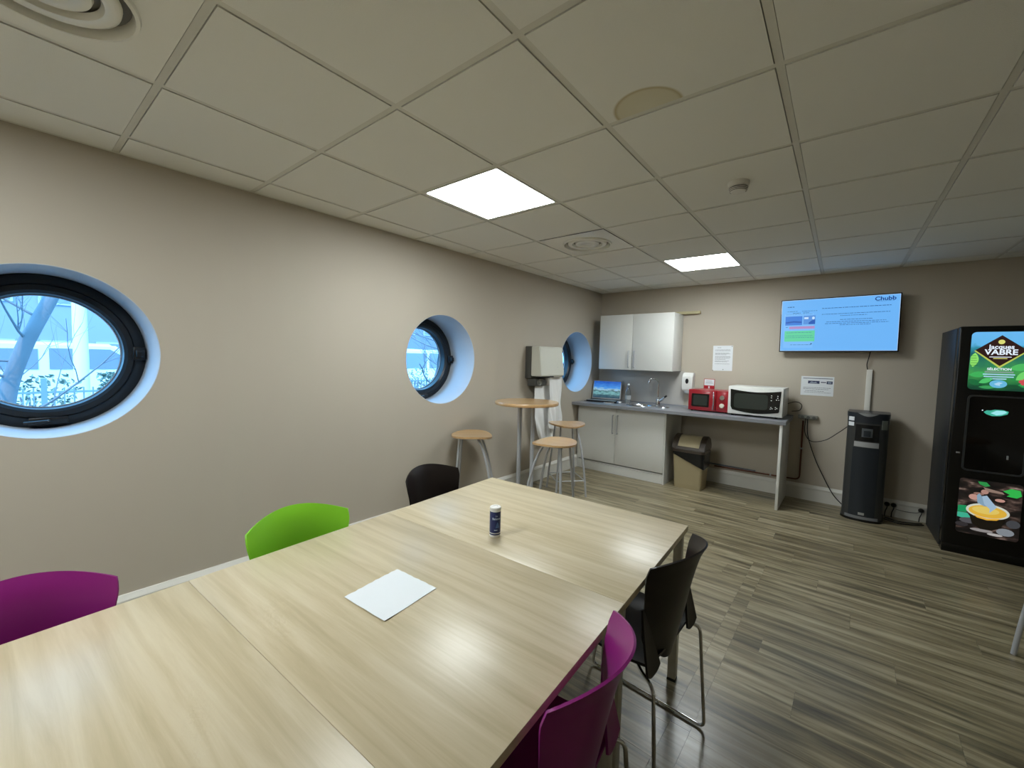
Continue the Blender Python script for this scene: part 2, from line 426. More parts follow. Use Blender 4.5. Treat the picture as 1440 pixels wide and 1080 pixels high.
# ------------------------------------------------------------------ meeting tables
TA = math.radians(-3.2)
ta_u = Vector((math.cos(-TA), math.sin(-TA), 0)); ta_v = Vector((math.sin(-TA), -math.cos(-TA), 0))
TW, TD, TH = 1.142, .764, .72
far_right = Vector((2.342, -3.548, 0))
M_tleg = mat('table_leg_paint', '#b9b6ac', .35, .3)
def table(lbl, loc):
    t = thing('meeting_table', lbl, 'table', loc, -TA, 'pale oak tables pushed together')
    obj('tabletop', B(-TW/2, TW/2, -TD/2+.0005, TD/2-.0005, TH-.024, TH, .0007, 2), M_top, t)
    bm = BM(); i = .03
    box(bm, -TW/2+i, TW/2-i, -TD/2+i, -TD/2+i+.02, TH-.066, TH-.0245); box(bm, -TW/2+i, TW/2-i, TD/2-i-.02, TD/2-i, TH-.066, TH-.0245)
    box(bm, -TW/2+i, -TW/2+i+.02, -TD/2+i, TD/2-i, TH-.066, TH-.0245); box(bm, TW/2-i-.02, TW/2-i, -TD/2+i, TD/2-i, TH-.066, TH-.0245)
    obj('apron', bm, M_tleg, t, smooth=0)
    for sx in (-1, 1):
        for sy in (-1, 1):
            cx, cy = sx*(TW/2-.03), sy*(TD/2-.03)
            l = obj('leg', B(cx-.018, cx+.018, cy-.018, cy+.018, .012, TH-.0245, .003), M_tleg, t)
            obj('foot_cap', B(cx-.019, cx+.019, cy-.019, cy+.019, 0, .0118, .002), M_blackp, l)
    return t
for k, lb in enumerate(('pale oak table farthest from the viewer, holding the blue salt tin', 'middle pale oak table with a sheet of white paper on it', 'nearest pale oak table at the bottom left of the photo')):
    c = far_right-ta_u*TW/2+ta_v*(TD*(k+.5))
    table(lb, c)
# a fourth table continues towards the viewer's left
# paper on the table
def onT(x, y): return Vector((x, y, TH))
pts = [(1.722, -4.634), (1.913, -4.622), (1.944, -4.822), (1.750, -4.839)]
pts = [(1.712, -4.652), (1.903, -4.638), (1.926, -4.842), (1.735, -4.856)]
bm = BM()
def pf(u, v):
    a = Vector(pts[0]).lerp(Vector(pts[1]), u); b = Vector(pts[3]).lerp(Vector(pts[2]), u); p = a.lerp(b, v)
    z = TH+.0012+.0012*abs(math.sin(7*u+4*v))+.0015*(max(0, v-.8)*5)**2*u
    return Vector((p.x+.0015*math.sin(40*v)*(1-u), p.y+.001*math.sin(37*u)*(1-v), z))
sheet(bm, pf, 16, 16, .0005)
tag(obj('paper_sheet', bm, M_paper, smooth=60), 'blank white paper napkin lying on the middle table', 'paper')

# salt tin
t = thing('salt_tin', 'small blue and white cylindrical salt tin standing on the far table', 'tin', (1.775, -4.222, TH+.0005))
M_navy = mat('navy_print', '#16265c', .35); M_cap = mat('white_cap', '#e4e4e0', .4); M_ltext = mat('pale_blue_print', '#b9cbe6', .5)
bm = BM(); lathe(bm, [(0, 0), (.0215, 0), (.0225, .002), (.0225, .112), (.0215, .114), (0, .114)], 36); body = obj('body', bm, M_cap, t)
bm = BM(); lathe(bm, [(.0227, .010), (.0228, .010), (.0228, .106), (.0227, .106)], 36); lb = obj('label_band', bm, M_navy, t)
bm = BM(); lathe(bm, [(.0231, .016), (.0231, .019)], 36); obj('white_stripe', bm, M_cap, lb)
bm = BM(); lathe(bm, [(.0235, .114), (.0235, .120), (.0215, .123), (.012, .123), (.011, .121), (0, .121)], 36); obj('cap', bm, M_cap, t)
# curved script on the label facing the viewer
def wrap_text(s, size, ang0, z0, r, m, parent, off=0):
    o = text('lettering', s, size, m, parent, (0, 0, 0), (0, 0, 0), off=off, ext=0)
    for v in o.data.vertices:
        a = ang0+v.co.x/r; zz = v.co.y; v.co = Vector((r*math.cos(a), r*math.sin(a), z0+zz))
    return o
ang = math.atan2(CAM.y+4.22, CAM.x-1.77)
wrap_text('Baleine', .0125, ang+.25, .078, .0232, M_ltext, lb, .0002)
wrap_text('La', .010, ang+.25, .090, .0232, M_ltext, lb)
bm = BM(); sheet(bm, lambda u, v: Vector((.0232*math.cos(ang-.15+.6*u), .0232*math.sin(ang-.15+.6*u), .030+.003*v)), 8, 1, .0002); obj('fine_print', bm, M_ltext, lb)
bm = BM(); f = lambda u, v: Vector((.0232*math.cos(ang+.1+.7*u), .0232*math.sin(ang+.1+.7*u), .040+.024*v*(math.sin(PI*u))))
sheet(bm, f, 8, 3, .0002); obj('wave_print', bm, mat('mid_blue_print', '#4a6ba6', .4), lb)

# ------------------------------------------------------------------ cantilever shell chairs
def chair(name, lbl, mshell, loc, rz):
    t = thing(name, lbl, 'chair', loc, rz, 'plastic shell chairs around the tables')
    def back(u, v):
        s = 2*u-1
        ztop = .79+.036*(1-s*s); z = .405+(ztop-.405)*v
        w = .186*(.50+.50*min(1, (v/.38))**.6) if v < .38 else .186+.010*max(0,(v-.7)/.3)-.008*math.sin(PI*min(1, (v-.38)/.5))
        if v > .9: w = w-.004*((v-.9)/.1)**2
        zb = .05*(s*s)*max(0, 1-v/.3)
        xc = -.180-.018*math.sin(PI*min(v*1.1, 1))-.100*v**2.2
        x = xc+(.026+.076*v)*s*s
        return Vector((x, w*s, z+zb))
    bm = BM(); sheet(bm, back, 24, 22, .006); obj('backrest', bm, mshell, t, smooth=60)
    def seat(u, v):
        s = 2*v-1; x = -.185+.40*u
        w = .205-.02*max(0, (u-.75)/.25)**2
        z = .450-.010*math.cos(s*PI/2)-.030*max(0, (u-.8)/.2)**2+.012*max(0, (.2-u)/.2)
        z += .012*abs(s)**6
        return Vector((x, w*s, z))
    bm = BM(); sheet(bm, seat, 16, 16, .008); obj('seat', bm, mshell, t, smooth=60)
    for sd in (-1, 1):
        def wing(u, v):
            # plate beside the back: flares from the waist down to the seat edge
            z0 = .432+.016*abs(2*u-1)**3; z = z0+(.640-z0)*v
            yo = .190+.030*(1-v)**.7; yi = .125+.050*v
            x = -.196+.040*v
            return Vector((x, sd*(yi+(yo-yi)*u), z))
        bm = BM(); sheet(bm, wing, 6, 12, .007); obj('side_wing', bm, mshell, t, smooth=60)
        bm = BM()
        P = fillet([(-.10, sd*.12, .432), (-.16, sd*.185, .430), (-.215, sd*.215, .425), (-.245, sd*.232, .009), (.265, sd*.232, .009), (.17, sd*.19, .425), (.12, sd*.12, .432)], .03, 6)
        tube(bm, P, .0062, 10); obj('sled_leg', bm, M_chrome, t, smooth=60)
    for xx in (-.10, .12):
        bm = BM(); tube(bm, [(xx, -.118, .432), (xx, .118, .432)], .0062, 10); obj('cross_bar', bm, M_chrome, t, smooth=60)
    return t
M_brown = mat('dark_brown_plastic', '#150d0b', .4, bump=.05, bscale=900)
M_green = mat('lime_green_plastic', '#80c62c', .35, bump=.05, bscale=900)
M_mag = mat('magenta_plastic', '#821b6e', .35, bump=.05, bscale=900)
chair('shell_chair', 'dark brown plastic chair with chrome sled legs on the right side of the tables', M_brown, (2.245, -3.985, 0), math.radians(177))
chair('shell_chair', 'magenta plastic chair in front, cut by the bottom edge of the photo', M_mag, (2.272, -4.682, 0), math.radians(187))
chair('shell_chair', 'lime green plastic chair between the tables and the left wall', M_green, (1.405, -4.768, 0), math.radians(-2))
chair('shell_chair', 'magenta plastic chair at the left edge by the wall', M_mag, (1.44, -5.49, 0), math.radians(0))
chair('shell_chair', 'dark brown plastic chair on the wall side of the far table', M_brown, (1.265, -3.97, 0), math.radians(2))

# ------------------------------------------------------------------ bistro table and stools
t = thing('bistro_table', 'tall round bistro table with beech top and four grey tubes', 'table', (.50, -2.37, 0), .60)
bm = BM(); lathe(bm, [(0, 1.022), (.298, 1.022), (.302, 1.027), (.302, 1.043), (.298, 1.05), (0, 1.05)], 64); obj('tabletop', bm, M_ply, t, smooth=40)
for a, b in ((-1, -1), (1, -1), (1, 1), (-1, 1)):
    bm = BM(); cyl(bm, (a*.062, b*.062, .018), (a*.062, b*.062, 1.01), .016, 16); obj('column_tube', bm, M_alu, t, smooth=60)
bm = BM(); lathe(bm, [(0, 0), (.175, 0), (.18, .006), (.17, .014), (.09, .018), (0, .018)], 48); obj('base_plate', bm, M_alu, t, smooth=40)
obj('top_bracket', B(-.1, .1, -.1, .1, 1.01, 1.0215, .003), M_alu, t)

def stool(lbl, loc, rz):
    t = thing('bar_stool', lbl, 'stool', loc, rz, 'beech bar stools with grey legs')
    SH = .755
    def seatf(u, v):
        a = 2*PI*u; r = max(.002, v)
        c_, s_ = math.cos(a), math.sin(a); n = 2.6
        k = (abs(c_)**n+abs(s_)**n)**(-1/n)
        x = .165*k*c_*r; yv = .195*k*s_*r
        x += .02*(1-abs(yv)/.2)*r*c_
        return Vector((x, yv, SH+.28*yv*yv-.5*max(0, x-.08)**2*2))
    bm = BM(); top = []; bot = []
    N = 48; K = 8
    for lay, dz in ((top, 0), (bot, -.016)):
        c0 = bm.verts.new(seatf(0, .001)+Vector((0, 0, dz))); lay.append([c0])
        for k in range(1, K+1): lay.append([bm.verts.new(seatf(i/N, k/K)+Vector((0, 0, dz))) for i in range(N)])
        for i in range(N):
            bm.faces.new((lay[0][0], lay[1][i], lay[1][(i+1) % N]))
            for k in range(1, K): bm.faces.new((lay[k][i], lay[k+1][i], lay[k+1][(i+1) % N], lay[k][(i+1) % N]))
    for i in range(N): bm.faces.new((top[K][i], bot[K][i], bot[K][(i+1) % N], top[K][(i+1) % N]))
    obj('seat', bm, M_ply, t, smooth=50)
    feet = []
    for sy in (-1, 1):
        bm = BM(); P = bez((-.10, sy*.10, SH-.014), (-.112, sy*.118, .5), (-.135, sy*.15, .2), (-.15, sy*.165, .0), 12); tube(bm, P, .011, 12)
        obj('leg', bm, M_alu, t, smooth=60); feet.append(P)
        bm = BM(); P = bez((.06, sy*.085, SH-.018), (.15, sy*.115, .60), (.195, sy*.15, .30), (.225, sy*.165, .0), 16); tube(bm, P, .011, 12)
        obj('leg', bm, M_alu, t, smooth=60); feet.append(P)
    def at(P, z): 
        for a, b in zip(P, P[1:]):
            if b.z <= z <= a.z: return a.lerp(b, (a.z-z)/(a.z-b.z))
    q = [at(P, .17) for P in feet]
    for i, j in ((0, 1), (1, 3), (3, 2), (2, 0)):
        bm = BM(); cyl(bm, q[i], q[j], .006, 8); obj('foot_rail', bm, M_alu, t, smooth=60)
    for a, b in ((-.11, -.08), (.08, .11)): obj('seat_plate', B(-.12, .08, a, b, SH-.026, SH-.0105, .002), M_alu, t)
    return t
stool('bar stool standing alone against the left wall, left of the round table', (.235, -2.83, 0), math.radians(40))
stool('front bar stool in the middle, right beside the round table', (.955, -2.56, 0), math.radians(190))
stool('rear bar stool nearest the white base cabinet', (.47, -1.60, 0), math.radians(-40))
stool('bar stool whose leg just shows at the right edge of the photo', (3.845, -2.123, 0), math.radians(240))

# ------------------------------------------------------------------ kitchenette
WT0, WT1 = .862, .897
SKX, SKY_, SKR = .80, -.385, .155
def slab_bm():
    bm = BM(); fy_ = lambda x: -.735+(x-.004)/(2.381)*.09
    c = {}
    def V(x, y, z):
        k = (round(x, 4), round(y, 4), z)
        if k not in c: c[k] = bm.verts.new((x, y, z))
        return c[k]
    xs = (.004, .55, 1.05, 2.385); N = 48
    cell = [(1.05, -.012), (.55, -.012), (.55, fy_(.55)), (1.05, fy_(1.05))]
    def hit(a):
        d = (math.cos(a), math.sin(a)); best = None
        for k in range(4):
            p, q = cell[k], cell[(k+1) % 4]; e = (q[0]-p[0], q[1]-p[1]); den = d[0]*e[1]-d[1]*e[0]
            if abs(den) < 1e-9: continue
            wx, wy = p[0]-SKX, p[1]-SKY_; t = (wx*e[1]-wy*e[0])/den; u = (wx*d[1]-wy*d[0])/den
            if t > 0 and -1e-6 <= u <= 1+1e-6 and (best is None or t < best): best = t
        return (SKX+d[0]*best, SKY_+d[1]*best)
    angs = sorted([math.atan2(p[1]-SKY_, p[0]-SKX) % (2*PI) for p in cell]+[2*PI*k/N for k in range(N)])
    ring = [(hit(a), (SKX+SKR*math.cos(a), SKY_+SKR*math.sin(a))) for a in angs]
    for z in (WT0, WT1):
        n = len(ring)
        for k in range(n):
            (o1, i1), (o2, i2) = ring[k], ring[(k+1) % n]
            try: bm.faces.new((V(*o1, z), V(*o2, z), V(*i2, z), V(*i1, z)))
            except ValueError: pass
        L_ = sorted({o for o, _ in ring if abs(o[0]-.55) < 1e-4}, key=lambda p: p[1]); R_ = sorted({o for o, _ in ring if abs(o[0]-1.05) < 1e-4}, key=lambda p: p[1])
        bm.faces.new([V(.004, fy_(.004), z)]+[V(*p, z) for p in L_]+[V(.004, -.012, z)])
        bm.faces.new([V(2.385, fy_(2.385), z), V(2.385, -.012, z)]+[V(*p, z) for p in R_[::-1]])
    n = len(ring)
    for k in range(n):
        i1, i2 = ring[k][1], ring[(k+1) % n][1]; bm.faces.new((V(*i1, WT0), V(*i2, WT0), V(*i2, WT1), V(*i1, WT1)))
    F = sorted({o for o, _ in ring if abs(o[1]-fy_(o[0])) < 1e-4}|{(.004, fy_(.004)), (2.385, fy_(2.385))}); Bk = sorted({o for o, _ in ring if abs(o[1]+.012) < 1e-4}|{(.004, -.012), (2.385, -.012)})
    for P in (F, Bk):
        for a, b in zip(P, P[1:]):
            if (round(a[0], 4), round(a[1], 4)) != (round(b[0], 4), round(b[1], 4)): bm.faces.new((V(*a, WT0), V(*b, WT0), V(*b, WT1), V(*a, WT1)))
    for x in (.004, 2.385): bm.faces.new((V(x, fy_(x), WT0), V(x, -.012, WT0), V(x, -.012, WT1), V(x, fy_(x), WT1)))
    return bm
bm = slab_bm()
M_wt = mat('grey_worktop', '#85878c', .28, vary=.12)
wt = thing('worktop', 'long grey laminate worktop with inset round sink along the back wall', 'worktop', (0, 0, 0))
obj('slab', bm, M_wt, wt, smooth=0)
obj('support_panel', B(2.335, 2.36, -.634, -.03, 0, WT0-.0005, .001), M_melamine, wt)
obj('rear_upstand', B(.001, 2.385, -.0115, -.001, WT0, WT1+.012), M_wt, wt, smooth=0)
# base cabinet
bc = thing('base_cabinet', 'white two door base cabinet under the sink', 'cabinet', (0, 0, 0))
bm = BM(); box(bm, .02, 1.19, -.575, -.03, .10, .118); box(bm, .02, .038, -.575, -.03, .118, WT0-.001); box(bm, .038, 1.19, -.046, -.03, .118, WT0-.001)
obj('carcass', bm, M_melamine, bc, smooth=0)
obj('plinth', B(.02, 1.185, -.585, -.565, .002, .099), M_melamine, bc, smooth=0)
obj('side_panel', B(1.19, 1.206, -.592, -.03, .0, WT0-.001), M_melamine, bc, smooth=0)
for a, b, hx in ((.022, .566, .538), (.570, 1.188, .600)):
    d = obj('door', B(a, b, -.595, -.577, .135, WT0-.004, .0015), M_melamine, bc)
    bm = BM(); tube(bm, fillet([(hx, -.596, .53), (hx, -.625, .53), (hx, -.625, .76), (hx, -.596, .76)], .008), .006, 8); obj('handle', bm, M_alu, d, smooth=60)
# wall cabinet
uc = thing('wall_cabinet', 'white two door wall cabinet above the sink', 'cabinet', (0, 0, 0))
obj('carcass', B(.165, 1.16, -.315, -.003, 1.345, 2.06, .001), M_melamine, uc)
for a, b, hx in ((.166, .632, .595), (.636, 1.159, .672)):
    d = obj('door', B(a, b, -.335, -.317, 1.342, 2.062, .0015), M_melamine, uc)
    bm = BM(); tube(bm, fillet([(hx, -.336, 1.375), (hx, -.362, 1.375), (hx, -.362, 1.585), (hx, -.336, 1.585)], .008), .006, 8); obj('handle', bm, M_alu, d, smooth=60)
# batten behind and beside the wall cabinet
M_batten = mat('pale_yellow_wood', '#b5ab86', .6)
bm = BM(); box(bm, .20, 1.365, -.045, -.003, 2.063, 2.098, .002); tag(obj('wooden_batten', bm, M_batten), 'pale yellow wooden batten fixed to the wall at the cabinet top', 'batten')
# splashback
tag(obj('splashback', B(.003, 1.21, -.0035, -.0008, WT1+.0125, 1.343), mat('splash_grey', '#b6b2ab', .3, vary=.06), smooth=0), 'grey splashback panel on the wall behind the tap', 'splashback')

# sink and tap
t = thing('sink', 'small round stainless steel sink with a side dish set in the worktop', 'sink', (SKX, SKY_, WT1))
M_steel = mat('brushed_steel', '#c2c4c6', .22, .9)
bm = BM(); lathe(bm, [(.178, .0008), (.174, .006), (.156, .0065), (.150, .002), (.146, -.03), (.138, -.115), (.12, -.128), (.03, -.131), (0, -.131)], 48); obj('bowl', bm, M_steel, t, smooth=50)
bm = BM(); lathe(bm, [(.03, -.1305), (.028, -.127), (0, -.127)], 24); obj('drain', bm, M_chrome, t)
bm = BM(); lathe(bm, [(.083, .0008), (.080, .006), (.066, .006), (.058, .002), (0, .0015)], 36, c=(.275, .02, 0)); obj('side_dish', bm, M_steel, t, smooth=50)
t = thing('tap', 'tall chrome swan neck mixer tap beside the sink', 'tap', (.955, -.20, WT1))
bm = BM(); lathe(bm, [(0, .0005), (.034, .0005), (.034, .006), (.025, .012), (.024, .07), (.018, .085), (0, .088)], 24); obj('body', bm, M_chrome, t, smooth=40)
P = fillet([(-.005, 0, .08), (-.005, 0, .33), (-.10, -.035, .345), (-.115, -.04, .285)], .045, 8)
bm = BM(); tube(bm, P, [.010]*(len(P)-3)+[.010, .0115, .0115], 12); obj('spout', bm, M_chrome, t, smooth=60)
bm = BM(); tube(bm, [(.012, 0, .05), (.045, -.01, .075), (.10, -.02, .125)], [.017, .014, .009], 12); obj('lever', bm, M_chrome, t, smooth=60)
bm = BM(); tube(bm, [(.088, -.018, .113), (.112, -.022, .134)], [.013, .011], 12); obj('lever_tip', bm, M_blackp, t, smooth=60)

# bottle
t = thing('glass_bottle', 'clear empty bottle with a tapered neck between laptop and tap', 'bottle', (.60, -.32, WT1+.0005))
Mg = mat('clear_glass', '#f4f8fb', .03, trans=1, ior=1.3)
bm = BM(); lathe(bm, [(0, .003), (.030, .003), (.034, .01), (.034, .14), (.028, .175), (.013, .215), (.012, .245), (.010, .245), (.010, .215), (.025, .172), (.031, .14), (.031, .012), (0, .009)], 32); obj('body', bm, Mg, t, smooth=50)
bm = BM(); lathe(bm, [(0, .262), (.013, .262), (.0145, .258), (.0145, .244), (.0125, .244)], 24); obj('cap', bm, M_cap, t)
bm = BM(); lathe(bm, [(.0342, .06), (.0345, .06), (.0345, .11), (.0342, .11)], 32); obj('paper_label', bm, mat('label_pale', '#cfd6da', .6, alpha=.5), t)

# laptop
t = thing('laptop', 'open silver laptop showing a blue beach picture on the worktop', 'laptop', (.245, -.30, WT1), math.radians(12))
obj('base', B(-.20, .20, -.165, .095, .004, .024, .004), M_blackp, t)
bm = BM()
for r_ in range(5):
    for k in range(14): box(bm, -.175+k*.025, -.175+k*.025+.021, -.045+r_*.024, -.045+r_*.024+.02, .0242, .027)
obj('keyboard', bm, mat('key_grey', '#2a2b2e', .5), t, smooth=0, kind='stuff')
obj('palm_rest', B(-.195, .195, -.162, -.055, .0241, .0252), M_silver, t, smooth=0)
lid = obj('screen_lid', B(-.20, .20, -.006, .004, 0, .265, .003), M_silver, t, loc=(0, .10, .022), rot=(math.radians(-14), 0, 0))
def screen_mat():
    m = bpy.data.materials.new('beach_wallpaper'); m.use_nodes = True; n = m.node_tree; b = n.nodes['Principled BSDF']
    tc = n.nodes.new('ShaderNodeTexCoord'); sp = n.nodes.new('ShaderNodeSeparateXYZ'); n.links.new(tc.outputs['Generated'], sp.inputs[0])
    no = n.nodes.new('ShaderNodeTexNoise'); no.inputs['Scale'].default_value = 5; no.inputs['Detail'].default_value = 6
    mp = n.nodes.new('ShaderNodeMapping'); mp.inputs['Scale'].default_value = (1, 1, 2.4); n.links.new(tc.outputs['Generated'], mp.inputs[0]); n.links.new(mp.outputs[0], no.inputs['Vector'])
    a = n.nodes.new('ShaderNodeMath'); a.operation = 'MULTIPLY_ADD'; a.inputs[1].default_value = .5; a.inputs[2].default_value = -.25; n.links.new(no.outputs['Fac'], a.inputs[0])
    s = n.nodes.new('ShaderNodeMath'); n.links.new(sp.outputs['Z'], s.inputs[0]); n.links.new(a.outputs[0], s.inputs[1])
    r = ramp(n, [(0, '#1d3b52'), (.18, '#3c5f66'), (.3, '#6fa3a8'), (.4, '#2a4a4c'), (.5, '#8fb6c8'), (.6, '#3f86d0'), (1, '#1548a8')]); n.links.new(s.outputs[0], r.inputs[0])
    b.inputs['Base Color'].default_value = (.01, .01, .01, 1); b.inputs['Roughness'].default_value = .2
    n.links.new(r.outputs[0], b.inputs['Emission Color']); b.inputs['Emission Strength'].default_value = 1.2
    return m
sc_ = obj('display', B(-.188, .188, -.0075, -.006, .018, .252), screen_mat(), lid, smooth=0)
tag(obj('mouse', (lambda bm: (lathe(bm, [(.032, 0), (.034, .008), (.026, .022), (.01, .028), (0, .029)], 20), bm)[1])(BM()), M_silver, loc=(.50, -.36, WT1+.0006)), 'small silver computer mouse on the worktop beside the laptop', 'mouse')
bm = BM(); tube(bm, spline([(.47, -.355, WT1+.006), (.44, -.46, WT1+.004), (.38, -.50, WT1+.004), (.34, -.485, WT1+.004)]), .004, 8)
tag(obj('white_cable', bm, M_cap), 'short white cable lying in front of the laptop', 'cable')
# black mat / tray under the laptop
tag(obj('black_tray', B(.03, .50, -.47, -.17, WT1+.0002, WT1+.0038, .0015), M_blackp), 'flat black tray lying under the laptop', 'tray')

# red microwave
t = thing('microwave', 'small red microwave oven with a silver door handle', 'microwave', (1.395, -.42, WT1))
M_red = mat('red_enamel', '#8e0f1c', .28, coat=.3); M_dark = mat('dark_glass', '#0a0c0d', .12)
obj('housing', B(0, .43, .012, .30, .012, .252, .008), M_red, t)
d = obj('door', B(.0, .295, -.012, .011, .014, .250, .006), M_red, t)
bm = BM(); prism(bm, rrect(.035, .225, .055, .205, .012), -.0135, -.0118, 'y'); w_ = obj('door_window', bm, mat('black_border', '#08090a', .2), d)
bm = BM(); prism(bm, rrect(.055, .205, .072, .188, .01), -.0145, -.0136, 'y'); obj('glass', bm, mat('dim_glass', '#2a302c', .15), w_)
bm = BM(); tube(bm, bez((.268, -.014, .035), (.280, -.04, .08), (.280, -.04, .19), (.268, -.014, .23), 12), .008, 10, flat=1.2); obj('handle', bm, M_chrome, d, smooth=60)
p = obj('control_panel', B(.299, .43, -.012, .011, .014, .250, .006), M_red, t)
for z_, nm in ((.175, 'dial'),):
    bm = BM(); lathe(bm, [(0, -.030), (.022, -.030), (.026, -.026), (.028, -.0125), (0, -.0125)], 24, c=(.36, 0, z_), axis='y'); obj('dial', bm, M_chrome, p, smooth=40)
bm = BM(); lathe(bm, [(0, -.030), (.020, -.030), (.024, -.026), (.026, -.0125), (0, -.0125)], 24, c=(.36, 0, .085), axis='y'); obj('dial', bm, mat('cream_plastic', '#d8d4c4', .35), p, smooth=40)
for x in (.03, .40):
    for yy_ in (.04, .26):
        bm = BM(); cyl(bm, (x, yy_, .0005), (x, yy_, .012), .012); obj('foot', bm, M_blackp, t)

# white microwave
t = thing('microwave', 'large white microwave oven with a curved black glass front', 'microwave', (1.828, -.50, WT1))
M_wht = mat('white_enamel', '#d6d6d0', .3, coat=.2)
obj('housing', B(0, .508, .03, .40, .018, .318, .006), M_wht, t)
d = obj('front', B(0, .508, 0, .0295, .018, .318, .008), M_wht, t)
top = [(.022+.464*k/16, .286-.026*math.sin(PI*k/16)) for k in range(17)]
bot = [(.486-(.464)*k/16 + (-.03 if k > 13 else 0)*((k-13)/3 if k > 13 else 0)*-1*0, .075-.032*math.sin(PI*k/16)) for k in range(17)]
out = [(.022+.466*k/20, .287-.022*math.sin(PI*k/20)) for k in range(21)]+[(.488, .27), (.478, .075)]+[(.470-.425*k/20, .066-.026*math.sin(PI*k/20)) for k in range(21)]+[(.030, .10)]
bm = BM(); prism(bm, out, -.003, -.0002, 'y'); gl = obj('door_glass', bm, M_dark, d, smooth=0)
bm = BM(); prism(bm, rrect(.06, .375, .085, .245, .03), -.0042, -.0031, 'y'); obj('viewing_window', bm, mat('dim_glass', '#2a302c', .15), gl, smooth=0)
bm = BM()
for a, b in ((.40, .235), (.40, .215), (.40, .185), (.455, .235), (.455, .215), (.445, .195), (.465, .195), (.40, .115), (.41, .103), (.44, .118), (.44, .1), (.452, .109), (.395, .098)):
    box(bm, a, a+.010, -.0045, -.0031, b, b+.006)
obj('buttons', bm, M_cap, gl, smooth=0, kind='stuff')
for x in (.04, .45):
    for yy_ in (.05, .36):
        bm = BM(); cyl(bm, (x, yy_, .0005), (x, yy_, .018), .014); obj('foot', bm, M_blackp, t)

# soap dispenser on the wall
t = thing('soap_dispenser', 'white wall mounted soap dispenser left of the red microwave', 'dispenser', (1.272, 0, 1.09))
bm = BM(); prism(bm, [(-.002, 0), (-.10, .02), (-.115, .06), (-.105, .19), (-.07, .235), (-.002, .24)], -.062, .062, 'x'); bmesh.ops.bevel(bm, geom=list(bm.edges), offset=.006, segments=2, affect='EDGES'); obj('cover', bm, M_cap, t)
bm = BM(); prism(bm, ell(0, .135, .018, .032, 20), -.1175, -.108, 'y'); obj('level_window', bm, M_black, t)
bm = BM(); box(bm, -.03, .03, -.10, -.02, -.02, .018, .004); obj('push_bar', bm, M_silver, t)
# small red and white sign behind the microwave
t = thing('safety_sign', 'small red and white sign on the wall behind the red microwave', 'sign', (1.505, 0, 1.20))
M_sred = mat('sign_red', '#b3202c', .5)
obj('panel', B(-.062, .062, -.006, -.001, -.09, .062, .001), M_sred, t)
obj('white_field', B(-.056, .056, -.0068, -.0061, -.018, .056), M_paper, t, smooth=0)
bm = BM()
for k in range(3): box(bm, -.042+.004*k, .042-.006*k, -.0073, -.0069, .006+k*.014, .010+k*.014)
obj('print_lines', bm, mat('grey_print', '#8e8f95', .6), t, smooth=0)
obj('white_mark', B(-.008, .008, -.0068, -.0061, -.055, -.025), M_paper, t, smooth=0)
# notices
def notice(lbl, x0, x1, z0, z1, lines, extra=None, tilt=0):
    t = thing('wall_notice', lbl, 'notice', ((x0+x1)/2, 0, (z0+z1)/2)); w2_, h2_ = (x1-x0)/2, (z1-z0)/2
    t.rotation_euler = (0, tilt, 0)
    s = obj('sheet', B(-w2_, w2_, -.003, -.0015, -h2_, h2_), M_paper, t, smooth=0)
    bm = BM()
    for (a, b, zz, th) in lines:
        xx = a
        while xx < b:
            e = min(b, xx+random.uniform(.008, .03)); box(bm, xx, e, -.0036, -.0031, zz, zz+th); xx = e+.003
    obj('print_lines', bm, mat('grey_ink', '#6d6f78', .7), s, smooth=0, kind='stuff')
    return t, s
ln = [(-.06, -.02, .125, .004)]
for k, (zz, a, b) in enumerate([(.10, -.085, .08), (.088, -.085, .085), (.06, -.085, .07), (.05, -.085, .085), (.04, -.085, .04), (.02, -.085, .085), (.01, -.085, .085), (-.005, -.085, .08), (-.015, -.085, .03), (-.035, -.085, .07), (-.045, -.085, .05), (-.07, -.085, .08)]): ln.append((a, b, zz, .0035))
nt1, s = notice('portrait A4 text notice on the wall above the red microwave', 1.53, 1.748, 1.367, 1.67, ln, tilt=-.01)
bm = BM()
for x_, z_ in ((.1, .142), (-.105, -.148), (.01, -.135)): cyl(bm, (x_, -.0015, z_), (x_, -.007, z_), .005, 10)
obj('pins', bm, mat('grey_pin', '#55575c', .4), nt1)
nt2, s = notice('landscape notice with a dark photo strip below the television', 2.433, 2.716, 1.137, 1.342, [(-.12, .12, -.02, .004), (-.12, .10, -.035, .004), (-.10, .06, -.055, .004), (-.11, .12, -.07, .003)])
bm = BM(); box(bm, -.125, .13, -.0036, -.0031, .078, .084); box(bm, -.08, .02, -.0036, -.0031, .025, .055); box(bm, .03, .075, -.0036, -.0031, .037, .046); box(bm, .08, .13, -.0036, -.0031, .025, .055); obj('photo_strip', bm, mat('navy_ink', '#2f3757', .6), s, smooth=0)
bm = BM(); prism(bm, [(-.07, .03), (-.05, .048), (-.03, .04), (-.01, .046), (.0, .032)], -.0041, -.0037, 'y'); box(bm, .09, .12, -.0041, -.0037, .033, .047); obj('photo_highlight', bm, mat('photo_grey', '#9aa3b5', .6), s, smooth=0)

